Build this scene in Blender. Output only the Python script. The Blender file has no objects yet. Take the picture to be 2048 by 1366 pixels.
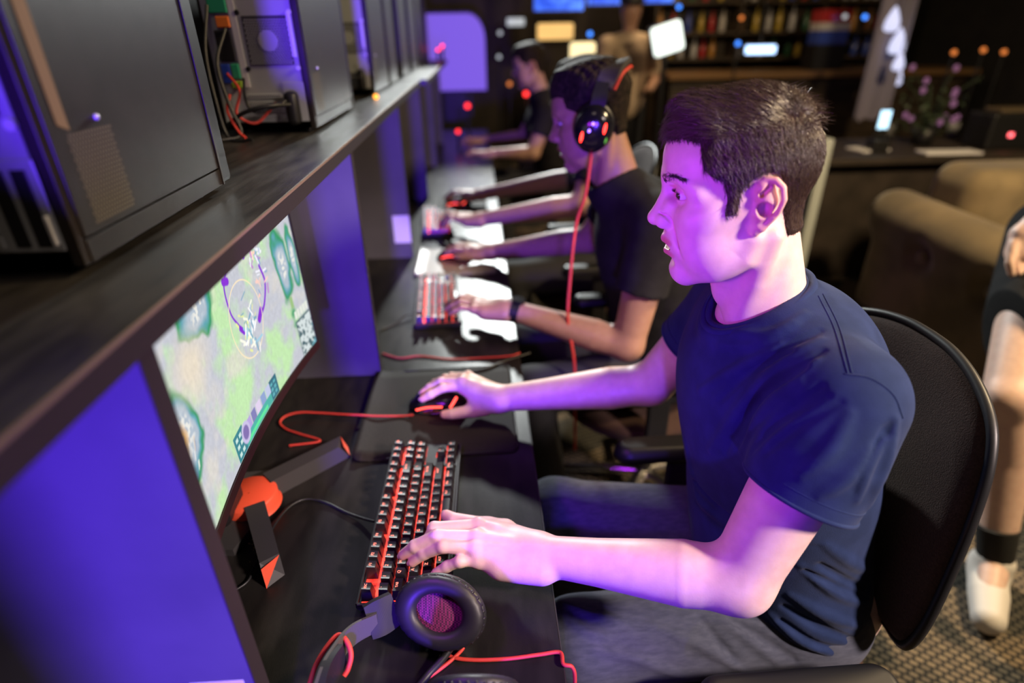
import bpy, bmesh, math, random
import numpy as np
from mathutils import Vector, Matrix, Euler
import openvdb as vdb

random.seed(7)
np.random.seed(7)
SC = bpy.context.scene
COL = SC.collection
PI = math.pi

# ------------------------------------------------------------------ camera
F_PX = 1164.53
RC = np.array([[0.99819132, -0.04009798, 0.04479103],
               [-0.05834825, -0.46678603, 0.88244336],
               [-0.01447637, -0.88346078, -0.46828141]])   # world <- (right, down, forward)
EYE = np.array([0.0, 0.0, 1.465])
cam_d = bpy.data.cameras.new('camera')
cam_d.sensor_width = 36.0
cam_d.lens = F_PX / 2048 * 36
cam_d.clip_start = 0.02
cam = bpy.data.objects.new('camera', cam_d)
COL.objects.link(cam)
m4 = Matrix.Identity(4)
for i in range(3):
    m4[i][0] = RC[i, 0]; m4[i][1] = -RC[i, 1]; m4[i][2] = -RC[i, 2]; m4[i][3] = EYE[i]
cam.matrix_world = m4
cam_d.dof.use_dof = True
cam_d.dof.focus_distance = 0.79
cam_d.dof.aperture_fstop = 1.65
SC.camera = cam

# ------------------------------------------------------------------ world, exposure
SC.view_settings.view_transform = 'Standard'
SC.view_settings.look = 'None'
SC.view_settings.gamma = 1.0
SC.view_settings.exposure = 0.0
SC.view_settings.use_curve_mapping = False
wd = bpy.data.worlds.new('world'); SC.world = wd; wd.use_nodes = True
wd.node_tree.nodes['Background'].inputs[0].default_value = (0.9, 0.75, 0.6, 1)
wd.node_tree.nodes['Background'].inputs[1].default_value = 0.012

def aim(o, target):
    d = Vector(target) - o.location
    o.rotation_euler = d.to_track_quat('-Z', 'Y').to_euler()

def area(name, loc, target, size, power, color):
    l = bpy.data.lights.new(name, 'AREA'); l.shape = 'DISK'; l.size = size; l.energy = power; l.color = color
    o = bpy.data.objects.new(name, l); COL.objects.link(o); o.location = loc; aim(o, target)
    return o

def spot(name, loc, target, power, color, angle=60, blend=0.4, radius=0.08):
    l = bpy.data.lights.new(name, 'SPOT'); l.energy = power; l.color = color
    l.spot_size = math.radians(angle); l.spot_blend = blend; l.shadow_soft_size = radius
    o = bpy.data.objects.new(name, l); COL.objects.link(o); o.location = loc; aim(o, target)
    return o

# key: white-pink lamp with barn doors up on the right, behind the player
KEY = spot('key_lamp', (1.62, -0.48, 2.15), (0.33, 0.66, 0.98), 360, (1.0, 0.80, 0.74), 38, 0.6, 0.12)
# violet gelled lamp standing low behind the camera
VIO = spot('violet_lamp', (-0.03, -1.60, 1.06), (-0.34, 1.2, 1.02), 680, (0.12, 0.034, 1.0), 38, 1.0, 0.09)
# magenta-violet lamp clamped under the shelf lip in front of the player
MAG = area('magenta_lamp', (-0.20, 0.47, 1.235), (0.3, 0.74, 1.15), 0.10, 3.1, (0.42, 0.022, 0.92))
# bare white strobe at the far end of the row (rims and glossy streaks)
RIM = spot('back_strobe', (0.16, 5.6, 2.60), (0.1, 1.4, 0.9), 800, (0.95, 1.0, 0.98), 50, 0.5, 0.12)
# warm house lights over the lounge on the right
WARM = area('house_lamp', (2.3, 0.9, 2.8), (2.0, 1.9, 0.3), 0.4, 120, (1.0, 0.74, 0.42))
FAR = area('house_lamp', (1.6, 5.4, 2.8), (1.4, 6.4, 0.8), 0.5, 22, (1.0, 0.70, 0.40))
# unseen soft warm fill, added above the row
TOP = area('warm_fill', (-0.15, 0.2, 2.75), (0.3, 1.0, 0.8), 0.5, 2.5, (1.0, 0.80, 0.66))

# ------------------------------------------------------------------ materials
def principled(name, color, rough=0.5, metal=0.0, emit=None, estr=0.0, spec=0.5, coat=0.0, sss=0.0, sheen=0.0):
    m = bpy.data.materials.new(name); m.use_nodes = True
    b = m.node_tree.nodes['Principled BSDF']
    b.inputs['Base Color'].default_value = (*color, 1)
    b.inputs['Roughness'].default_value = rough
    b.inputs['Metallic'].default_value = metal
    b.inputs['Specular IOR Level'].default_value = spec
    b.inputs['Coat Weight'].default_value = coat
    b.inputs['Sheen Weight'].default_value = sheen
    if sss:
        b.inputs['Subsurface Weight'].default_value = sss
        b.inputs['Subsurface Radius'].default_value = (1.0, 0.35, 0.2)
        b.inputs['Subsurface Scale'].default_value = 0.006
    if emit:
        b.inputs['Emission Color'].default_value = (*emit, 1)
        b.inputs['Emission Strength'].default_value = estr
    return m

def nd(m, t, **kw):
    n = m.node_tree.nodes.new(t)
    for k, v in kw.items(): setattr(n, k, v)
    return n

def lk(m, a, b): m.node_tree.links.new(a, b)

def noisy(m, scale, c0, c1, bump=0.0, bscale=None, detail=4.0, stretch=(1, 1, 1), rough=None, lo=0.35, hi=0.65):
    """object-space noise mixes two base colours; optional bump and roughness variation"""
    b = m.node_tree.nodes['Principled BSDF']
    tc = nd(m, 'ShaderNodeTexCoord'); mp = nd(m, 'ShaderNodeMapping')
    mp.inputs['Scale'].default_value = stretch
    lk(m, tc.outputs['Object'], mp.inputs['Vector'])
    n = nd(m, 'ShaderNodeTexNoise'); n.inputs['Scale'].default_value = scale; n.inputs['Detail'].default_value = detail
    lk(m, mp.outputs['Vector'], n.inputs['Vector'])
    r = nd(m, 'ShaderNodeValToRGB')
    r.color_ramp.elements[0].position = lo; r.color_ramp.elements[0].color = (*c0, 1)
    r.color_ramp.elements[1].position = hi; r.color_ramp.elements[1].color = (*c1, 1)
    lk(m, n.outputs['Fac'], r.inputs['Fac']); lk(m, r.outputs['Color'], b.inputs['Base Color'])
    if rough:
        mr = nd(m, 'ShaderNodeMapRange'); mr.inputs['To Min'].default_value = rough[0]; mr.inputs['To Max'].default_value = rough[1]
        lk(m, n.outputs['Fac'], mr.inputs['Value']); lk(m, mr.outputs['Result'], b.inputs['Roughness'])
    if bump:
        n2 = nd(m, 'ShaderNodeTexNoise'); n2.inputs['Scale'].default_value = bscale or scale; n2.inputs['Detail'].default_value = 3
        lk(m, mp.outputs['Vector'], n2.inputs['Vector'])
        bp = nd(m, 'ShaderNodeBump'); bp.inputs['Strength'].default_value = bump; bp.inputs['Distance'].default_value = 0.002
        lk(m, n2.outputs['Fac'], bp.inputs['Height']); lk(m, bp.outputs['Normal'], b.inputs['Normal'])
    return m

# ------------------------------------------------------------------ object helpers
def link(o, parent=None):
    COL.objects.link(o)
    if parent is not None: o.parent = parent
    return o

def tag(o, label=None, cat=None, group=None, kind=None):
    if label: o['label'] = label
    if cat: o['category'] = cat
    if group: o['group'] = group
    if kind: o['kind'] = kind
    return o

def thing(name, label, cat, loc=(0, 0, 0), rz=0.0, group=None):
    o = bpy.data.objects.new(name, None); o.empty_display_size = 0.05
    link(o); o.location = loc; o.rotation_euler = (0, 0, rz)
    return tag(o, label, cat, group)

def raw(name, V, Fc, mats, parent=None, smooth=True, mi=None, col=None):
    """mesh object from numpy verts / face lists"""
    me = bpy.data.meshes.new(name)
    V = np.asarray(V, dtype=np.float32)
    if isinstance(Fc, np.ndarray) and Fc.ndim == 2:
        n, k = Fc.shape
        me.vertices.add(len(V)); me.vertices.foreach_set('co', V.ravel())
        me.loops.add(n * k); me.loops.foreach_set('vertex_index', Fc.astype(np.int32).ravel())
        me.polygons.add(n); me.polygons.foreach_set('loop_start', np.arange(0, n * k, k, dtype=np.int32))
        me.update(calc_edges=True)
    else:
        me.from_pydata(V.tolist(), [], [list(f) for f in Fc])
    if not isinstance(mats, (list, tuple)): mats = [mats]
    for m in mats: me.materials.append(m)
    if mi is not None: me.polygons.foreach_set('material_index', np.asarray(mi, dtype=np.int32))
    if smooth: me.polygons.foreach_set('use_smooth', np.ones(len(me.polygons), dtype=bool))
    if col is not None:
        a = me.color_attributes.new('tint', 'FLOAT_COLOR', 'POINT')
        a.data.foreach_set('color', np.asarray(col, dtype=np.float32).ravel())
    me.validate()
    return link(bpy.data.objects.new(name, me), parent)

class MB:
    """collects simple shapes into ONE mesh"""
    def __init__(s): s.V = []; s.F = []; s.M = []; s.S = []
    def add(s, V, F, mi=0, smooth=False):
        o = len(s.V); s.V += [tuple(v) for v in V]
        for f in F: s.F.append([o + i for i in f]); s.M.append(mi); s.S.append(smooth)
        return s
    def box(s, lo, hi, bev=0.0, mi=0, mat=None, smooth=False):
        bm = bmesh.new(); bmesh.ops.create_cube(bm, size=1)
        c = [(a + b) / 2 for a, b in zip(lo, hi)]; d = [abs(b - a) for a, b in zip(lo, hi)]
        for v in bm.verts: v.co = Vector((c[0] + v.co.x * d[0], c[1] + v.co.y * d[1], c[2] + v.co.z * d[2]))
        if bev > 0:
            bmesh.ops.bevel(bm, geom=bm.edges[:], offset=min(bev, min(d) * 0.45), segments=2, affect='EDGES', profile=0.5)
        s._bm(bm, mi, mat, smooth); return s
    def _bm(s, bm, mi, mat=None, smooth=False):
        if mat is not None: bmesh.ops.transform(bm, matrix=mat, verts=bm.verts[:])
        bm.verts.index_update()
        s.add([v.co[:] for v in bm.verts], [[v.index for v in f.verts] for f in bm.faces], mi, smooth)
        bm.free()
    def cyl(s, a, b, r, r2=None, n=20, mi=0, smooth=True, cap=True):
        a = Vector(a); b = Vector(b); r2 = r if r2 is None else r2
        d = (b - a).normalized(); u = d.orthogonal().normalized(); w = d.cross(u)
        V = []
        for p, q in ((a, r), (b, r2)):
            for i in range(n):
                t = 2 * PI * i / n; V.append(p + (u * math.cos(t) + w * math.sin(t)) * q)
        F = [[i, (i + 1) % n, n + (i + 1) % n, n + i] for i in range(n)]
        s.add(V, F, mi, smooth)
        if cap: s.add(V[:n], [list(range(n))[::-1]], mi); s.add(V[n:], [list(range(n))], mi)
        return s
    def tube(s, pts, r, n=8, mi=0, cap=True, closed=False):
        P = [Vector(p) for p in pts]; m = len(P); V = []; u = None
        R = r if isinstance(r, (list, tuple)) else [r] * m
        for i in range(m):
            if closed: d = (P[(i + 1) % m] - P[i - 1])
            else: d = (P[min(i + 1, m - 1)] - P[max(i - 1, 0)])
            d = d.normalized() if d.length > 1e-9 else Vector((0, 0, 1))
            if u is None: u = d.orthogonal().normalized()
            u = (u - d * u.dot(d)); u = u.normalized() if u.length > 1e-6 else d.orthogonal().normalized()
            w = d.cross(u)
            for k in range(n):
                t = 2 * PI * k / n; V.append(P[i] + (u * math.cos(t) + w * math.sin(t)) * R[i])
        F = []
        for i in range(m if closed else m - 1):
            a = i * n; b = ((i + 1) % m) * n
            for k in range(n): F.append([a + k, a + (k + 1) % n, b + (k + 1) % n, b + k])
        s.add(V, F, mi, True)
        if cap and not closed:
            s.add(V[:n], [list(range(n))[::-1]], mi); s.add(V[-n:], [list(range(n))], mi)
        return s
    def sphere(s, c, r, mi=0, seg=20, rings=12, mat=None):
        bm = bmesh.new(); bmesh.ops.create_uvsphere(bm, u_segments=seg, v_segments=rings, radius=1)
        rr = r if isinstance(r, (list, tuple)) else (r, r, r)
        for v in bm.verts: v.co = Vector((c[0] + v.co.x * rr[0], c[1] + v.co.y * rr[1], c[2] + v.co.z * rr[2]))
        s._bm(bm, mi, mat, True); return s
    def prism(s, poly, z0, z1, mi=0, axis=2):
        n = len(poly); V = []
        for z in (z0, z1):
            for (a, b) in poly:
                V.append((a, b, z) if axis == 2 else ((a, z, b) if axis == 1 else (z, a, b)))
        F = [[i, (i + 1) % n, n + (i + 1) % n, n + i] for i in range(n)] + [list(range(n))[::-1], list(range(n, 2 * n))]
        s.add(V, F, mi); return s
    def lathe(s, prof, c=(0, 0, 0), n=28, mi=0, sx=1.0, sy=1.0):
        V = []; m = len(prof)
        for (r, z) in prof:
            for k in range(n):
                t = 2 * PI * k / n; V.append((c[0] + r * math.cos(t) * sx, c[1] + r * math.sin(t) * sy, c[2] + z))
        F = [[i * n + k, i * n + (k + 1) % n, (i + 1) * n + (k + 1) % n, (i + 1) * n + k] for i in range(m - 1) for k in range(n)]
        s.add(V, F, mi, True); return s
    def build(s, name, mats, parent=None, mat=None):
        V = s.V
        if mat is not None: V = [tuple(mat @ Vector(v)) for v in V]
        me = bpy.data.meshes.new(name); me.from_pydata(V, [], s.F)
        for m in (mats if isinstance(mats, (list, tuple)) else [mats]): me.materials.append(m)
        for p, mi, sm in zip(me.polygons, s.M, s.S): p.material_index = mi; p.use_smooth = sm
        bm = bmesh.new(); bm.from_mesh(me); bmesh.ops.recalc_face_normals(bm, faces=bm.faces[:]); bm.to_mesh(me); bm.free()
        return link(bpy.data.objects.new(name, me), parent)

def copy_tree(o, parent=None):
    c = o.copy(); COL.objects.link(c); c.parent = parent
    for ch in list(o.children): copy_tree(ch, c)
    return c

def spline(pts, n=8):
    """Catmull-Rom through points"""
    P = [Vector(p) for p in pts]; P = [2 * P[0] - P[1]] + P + [2 * P[-1] - P[-2]]; out = []
    for i in range(1, len(P) - 2):
        for k in range(n):
            t = k / n; a, b, c, d = P[i - 1:i + 3]
            out.append(0.5 * ((2 * b) + (c - a) * t + (2 * a - 5 * b + 4 * c - d) * t * t + (3 * b - a - 3 * c + d) * t ** 3))
    out.append(P[-2]); return out

# ------------------------------------------------------------------ signed distance modelling for organic shapes
class SDF:
    def __init__(s, lo, hi, vox):
        s.lo = np.array(lo, float); s.vox = vox; s.pad = 0.0
        s.n = np.ceil((np.array(hi, float) - s.lo) / vox).astype(int) + 1
        s.d = np.full(s.n, 1e3, dtype=np.float32)
        s.ax = [(s.lo[i] + vox * np.arange(s.n[i])).astype(np.float32) for i in range(3)]
    def _blk(s, lo, hi):
        i0 = np.clip(np.floor((np.array(lo) - s.lo) / s.vox).astype(int), 0, s.n - 1)
        i1 = np.clip(np.ceil((np.array(hi) - s.lo) / s.vox).astype(int) + 1, 1, s.n)
        if np.any(i1 <= i0): return None
        sl = tuple(slice(a, b) for a, b in zip(i0, i1))
        X = s.ax[0][sl[0]][:, None, None]; Y = s.ax[1][sl[1]][None, :, None]; Z = s.ax[2][sl[2]][None, None, :]
        return sl, X, Y, Z
    def apply(s, fn, lo, hi, k, op):
        m = 4 * s.vox + abs(k) + s.pad
        b = s._blk(np.array(lo) - m, np.array(hi) + m)
        if b is None: return
        sl, X, Y, Z = b
        e = fn(X, Y, Z).astype(np.float32); a = s.d[sl]
        if op == '+':
            h = np.maximum(k - np.abs(a - e), 0) if k > 0 else 0
            r = np.minimum(a, e) - (h * h / (4 * k) if k > 0 else 0)
        elif op == '-':
            h = np.maximum(k - np.abs(a + e), 0) if k > 0 else 0
            r = np.maximum(a, -e) + (h * h / (4 * k) if k > 0 else 0)
        s.d[sl] = r
    def cone(s, a, b, ra, rb, k=0.0, op='+', sq=(1, 1, 1)):
        a = np.array(a, float); b = np.array(b, float); ba = b - a; L = max(ba @ ba, 1e-12); R = max(ra, rb)
        def fn(X, Y, Z):
            px, py, pz = X - a[0], Y - a[1], Z - a[2]
            t = np.clip((px * ba[0] + py * ba[1] + pz * ba[2]) / L, 0, 1)
            return np.sqrt((px - t * ba[0]) ** 2 + (py - t * ba[1]) ** 2 + (pz - t * ba[2]) ** 2) - (ra + (rb - ra) * t)
        s.apply(fn, np.minimum(a, b) - R, np.maximum(a, b) + R, k, op)
    def chain(s, pts, rad, k=0.0, op='+'):
        A = [np.array(p, float) for p in pts]
        def fn(X, Y, Z):
            out = None
            for i in range(len(A) - 1):
                a, ba = A[i], A[i + 1] - A[i]; L = max(ba @ ba, 1e-12)
                px, py, pz = X - a[0], Y - a[1], Z - a[2]
                t = np.clip((px * ba[0] + py * ba[1] + pz * ba[2]) / L, 0, 1)
                e = np.sqrt((px - t * ba[0]) ** 2 + (py - t * ba[1]) ** 2 + (pz - t * ba[2]) ** 2) - (rad[i] + (rad[i + 1] - rad[i]) * t)
                out = e if out is None else np.minimum(out, e)
            return out
        B = np.array(A); R = max(rad)
        s.apply(fn, B.min(0) - R, B.max(0) + R, k, op)
    def ell(s, c, r, k=0.0, op='+', rot=None):
        c = np.array(c, float); r = np.array(r, float); R = None if rot is None else np.array(Euler([math.radians(x) for x in rot]).to_matrix())
        def fn(X, Y, Z):
            x, y, z = X - c[0], Y - c[1], Z - c[2]
            if R is not None:
                x, y, z = (R[0, 0] * x + R[1, 0] * y + R[2, 0] * z, R[0, 1] * x + R[1, 1] * y + R[2, 1] * z, R[0, 2] * x + R[1, 2] * y + R[2, 2] * z)
            k0 = np.sqrt((x / r[0]) ** 2 + (y / r[1]) ** 2 + (z / r[2]) ** 2)
            k1 = np.sqrt((x / r[0] ** 2) ** 2 + (y / r[1] ** 2) ** 2 + (z / r[2] ** 2) ** 2)
            return np.where(k1 > 1e-9, k0 * (k0 - 1) / np.maximum(k1, 1e-9), -r.min())
        M = max(r) if rot is not None else r
        s.apply(fn, c - M, c + M, k, op)
    def blank(s):
        o = SDF.__new__(SDF); o.__dict__.update(s.__dict__); o.d = np.full(s.n, 1e3, dtype=np.float32); return o
    def union(s, o, k):
        h = np.maximum(k - np.abs(s.d - o.d), 0); s.d = np.minimum(s.d, o.d) - h * h / (4 * k)
    def cut(s, p, n):
        n = np.array(n, float); n /= np.linalg.norm(n)
        e = (s.ax[0][:, None, None] - p[0]) * n[0] + (s.ax[1][None, :, None] - p[1]) * n[1] + (s.ax[2][None, None, :] - p[2]) * n[2]
        s.d = np.maximum(s.d, e).astype(np.float32)
    def mesh(s):
        g = vdb.FloatGrid(); g.background = float(4 * s.vox)
        g.copyFromArray(np.ascontiguousarray(np.clip(s.d, -4 * s.vox, 4 * s.vox)))
        P, Q = g.convertToQuads(0.0)
        P = np.array(P, dtype=np.float64) * s.vox + s.lo
        Q = np.array(Q, dtype=np.int64)
        # orient outward
        a = P[Q[:, 0]]; n = np.cross(P[Q[:, 2]] - a, P[Q[:, 3]] - P[Q[:, 1]])
        if np.sum(np.einsum('ij,ij->i', n, P[Q].mean(1) - P.mean(0))) < 0: Q = Q[:, ::-1].copy()
        return P, Q

def merge(parts):
    """(V, F[, C]) islands -> one set of arrays"""
    V = []; Fc = []; Cc = []; o = 0
    for p in parts:
        V.append(p[0]); Fc.append(p[1] + o); o += len(p[0])
        if len(p) > 2: Cc.append(p[2])
    return np.vstack(V), np.vstack(Fc), (np.vstack(Cc) if Cc else None)

# ------------------------------------------------------------------ pixel <-> place (used to read positions off the photograph)
def ray(px, py): return RC @ np.array([px - 1024.0, py - 683.0, F_PX])
def atz(px, py, z):
    d = ray(px, py); return EYE + d * ((z - EYE[2]) / d[2])
def aty(px, py, y):
    d = ray(px, py); return EYE + d * (y / d[1])
def atx(px, py, x):
    d = ray(px, py); return EYE + d * (x / d[0])


def keep(o, root):                                                   # parent while keeping world placement
    o.parent = root; o.matrix_parent_inverse = root.matrix_basis.inverted(); return o

from mathutils.bvhtree import BVHTree
# ================================================================== ROOM
M_CARPET = principled('patterned_carpet', (0.05, 0.04, 0.03), 0.95, spec=0.1)
def _carpet(m):
    b = m.node_tree.nodes['Principled BSDF']; tc = nd(m, 'ShaderNodeTexCoord')
    mp = nd(m, 'ShaderNodeMapping'); mp.inputs['Rotation'].default_value = (0, 0, 0.6); lk(m, tc.outputs['Object'], mp.inputs['Vector'])
    br = nd(m, 'ShaderNodeTexBrick'); br.inputs['Scale'].default_value = 1.0; br.inputs['Brick Width'].default_value = 0.026; br.inputs['Row Height'].default_value = 0.018
    br.inputs['Mortar Size'].default_value = 0.0045; br.inputs['Color1'].default_value = (0.30, 0.23, 0.15, 1); br.inputs['Color2'].default_value = (0.22, 0.17, 0.12, 1); br.inputs['Mortar'].default_value = (0.05, 0.045, 0.04, 1)
    lk(m, mp.outputs['Vector'], br.inputs['Vector'])
    n = nd(m, 'ShaderNodeTexNoise'); n.inputs['Scale'].default_value = 5.0; n.inputs['Detail'].default_value = 1; lk(m, tc.outputs['Object'], n.inputs['Vector'])
    r = nd(m, 'ShaderNodeValToRGB'); r.color_ramp.elements[0].position = 0.44; r.color_ramp.elements[1].position = 0.50
    lk(m, n.outputs['Fac'], r.inputs['Fac'])
    mx = nd(m, 'ShaderNodeMix', data_type='RGBA'); lk(m, r.outputs['Color'], mx.inputs[0]); lk(m, br.outputs['Color'], mx.inputs[7])
    mx2 = nd(m, 'ShaderNodeMix', data_type='RGBA', blend_type='MULTIPLY'); mx2.inputs[0].default_value = 1; lk(m, br.outputs['Color'], mx2.inputs[6]); mx2.inputs[7].default_value = (0.35, 0.42, 0.5, 1)
    lk(m, mx2.outputs[2], mx.inputs[6]); lk(m, mx.outputs[2], b.inputs['Base Color'])
_carpet(M_CARPET)
M_WALL = noisy(principled('black_wall_paint', (0.012, 0.011, 0.010), 0.8), 8, (0.009, 0.008, 0.008), (0.016, 0.014, 0.013))
M_BACKWALL = noisy(principled('dark_brown_wall', (0.03, 0.022, 0.016), 0.7), 3, (0.018, 0.013, 0.010), (0.045, 0.033, 0.024))
M_CEIL = principled('black_ceiling', (0.01, 0.01, 0.01), 0.9)
M_LAM = noisy(principled('black_woodgrain_laminate', (0.014, 0.0125, 0.0115), 0.40, spec=0.2), 9, (0.010, 0.009, 0.0085), (0.020, 0.018, 0.016), bump=0.06, bscale=200, stretch=(3, 1, 3), rough=(0.28, 0.38))
M_SHELF = noisy(principled('scuffed_black_laminate', (0.03, 0.027, 0.024), 0.35), 7, (0.018, 0.016, 0.014), (0.060, 0.054, 0.046), bump=0.10, bscale=60, stretch=(6, 1.2, 6), rough=(0.26, 0.50), lo=0.35, hi=0.8)
M_PANEL = noisy(principled('dark_panel_laminate', (0.09, 0.085, 0.11), 0.6, spec=0.2), 6, (0.08, 0.075, 0.10), (0.105, 0.098, 0.125))
M_EDGE = principled('brown_edge_banding', (0.026, 0.019, 0.017), 0.55, spec=0.3)
M_EDGE2 = principled('worn_edge', (0.19, 0.13, 0.085), 0.6)
M_BLACK = principled('black_plastic', (0.010, 0.010, 0.011), 0.45)
M_GLOSS = principled('gloss_black', (0.008, 0.008, 0.009), 0.18)
M_RED = principled('red_braid', (0.60, 0.045, 0.030), 0.6)
M_WHITE = principled('white_paper', (0.75, 0.74, 0.76), 0.7)

def struct(name, lo, hi, m):
    o = MB().box(lo, hi).build(name, m); o['kind'] = 'structure'; return o
DESK_X, DZ, SHX, SHZ0, SHZ1, BACKX = 0.0845, 0.740, -0.253, 1.258, 1.282, -0.640
struct('floor', (-0.9, -2.2, -0.05), (5.4, 8.2, 0.0), M_CARPET)
struct('ceiling', (-0.9, -2.2, 3.1), (5.4, 8.2, 3.15), M_CEIL)
struct('wall_left', (-0.76, -2.2, 0.0), (BACKX - 0.03, 8.0, 3.1), M_WALL)
struct('wall_back', (-0.9, 8.0, 0.0), (5.4, 8.1, 3.1), M_BACKWALL)
struct('wall_right', (5.2, -2.2, 0.0), (5.3, 8.0, 3.1), M_WALL)

# long worktop, its supports
PITCH = 0.835
desk = thing('desk', 'long black laminate gaming desk running away along the left wall', 'desk', ((DESK_X + BACKX) / 2, 2.4, 0))
MB().box((BACKX, -0.45, DZ - 0.025), (DESK_X - 0.0015, 5.25, DZ), 0.001).build('worktop', M_LAM, desk, Matrix.Translation(-desk.location))
MB().box((DESK_X - 0.0015, -0.45, DZ - 0.025), (DESK_X, 5.25, DZ - 0.0004)).build('edge_strip', M_EDGE, desk, Matrix.Translation(-desk.location))
for i in range(7):
    y = 0.398 + PITCH * (i - 1) + 0.0
    MB().box((BACKX + 0.01, y - 0.012, 0), (-0.05, y + 0.012, DZ - 0.025)).build('support_panel', M_PANEL, desk, Matrix.Translation(-desk.location))
# partitions between the stations
DIVY = [0.398 + PITCH * i for i in range(-1, 6)]
DL_ = ['partition behind the camera, before the nearest one in view', 'nearest violet-lit partition, between the desk and the shelf at lower left', 'violet-lit partition just behind the lit game screen', 'partition with a white paper label near its front edge, third along the row',
       'narrow violet strip of partition, fourth along the row', 'dark violet partition, fifth along the row', 'farthest partition on the desk, under the far shelf']
for i, y in enumerate(DIVY):
    d = thing('partition', DL_[i], 'partition', (-0.44, y, DZ), 0, 'desk partitions')
    T = Matrix.Translation((-d.location.x, -d.location.y, -d.location.z))
    MB().box((BACKX, y - 0.011, DZ), (SHX - 0.0035, y + 0.011, SHZ0)).build('panel', M_PANEL, d, T)
    MB().box((SHX - 0.0035, y - 0.0115, DZ), (SHX - 0.002, y + 0.0115, SHZ0), 0.0004).build('edge_band', M_EDGE, d, T)
def sticker(y, x0, x1, z0, z1, label):
    o = MB().box((x0, y - 0.0006, z0), (x1, y, z1)).build('paper_label', M_WHITE); tag(o, label, 'label'); return o
pa, pb = aty(784, 432, DIVY[3] - 0.0115), aty(824, 485, DIVY[3] - 0.0115)
sticker(DIVY[3] - 0.0111, pa[0], pb[0] - 0.002, pb[2], pa[2], 'square white paper label stuck on the third partition')
pa = aty(486, 1360, DIVY[1] - 0.0115)
sticker(DIVY[1] - 0.0111, pa[0] - 0.055, pa[0], pa[2] - 0.06, pa[2], 'white paper label low on the nearest partition, cut by the frame')
# shelf in two lengths
for name, y0, y1, dx, lab in (('shelf', -0.45, 2.915, 0.0, 'long scuffed black shelf carrying the nearest computers'), ('shelf', 2.94, 5.25, 0.030, 'farther length of black shelf with pale glare beyond the first')):
    s = thing(name, lab, 'shelf', (-0.44, (y0 + y1) / 2, SHZ0)); T = Matrix.Translation(-s.location)
    MB().box((BACKX, y0, SHZ0), (SHX + dx - 0.002, y1, SHZ1), 0.0008).build('board', M_SHELF, s, T)
    MB().box((SHX + dx - 0.002, y0, SHZ0), (SHX + dx, y1, SHZ1 - 0.003)).build('edge_band', M_EDGE, s, T)
    MB().box((SHX + dx - 0.0022, y0, SHZ1 - 0.003), (SHX + dx + 0.0001, y1, SHZ1 + 0.0001)).build('worn_corner', M_EDGE2, s, T)
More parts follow.
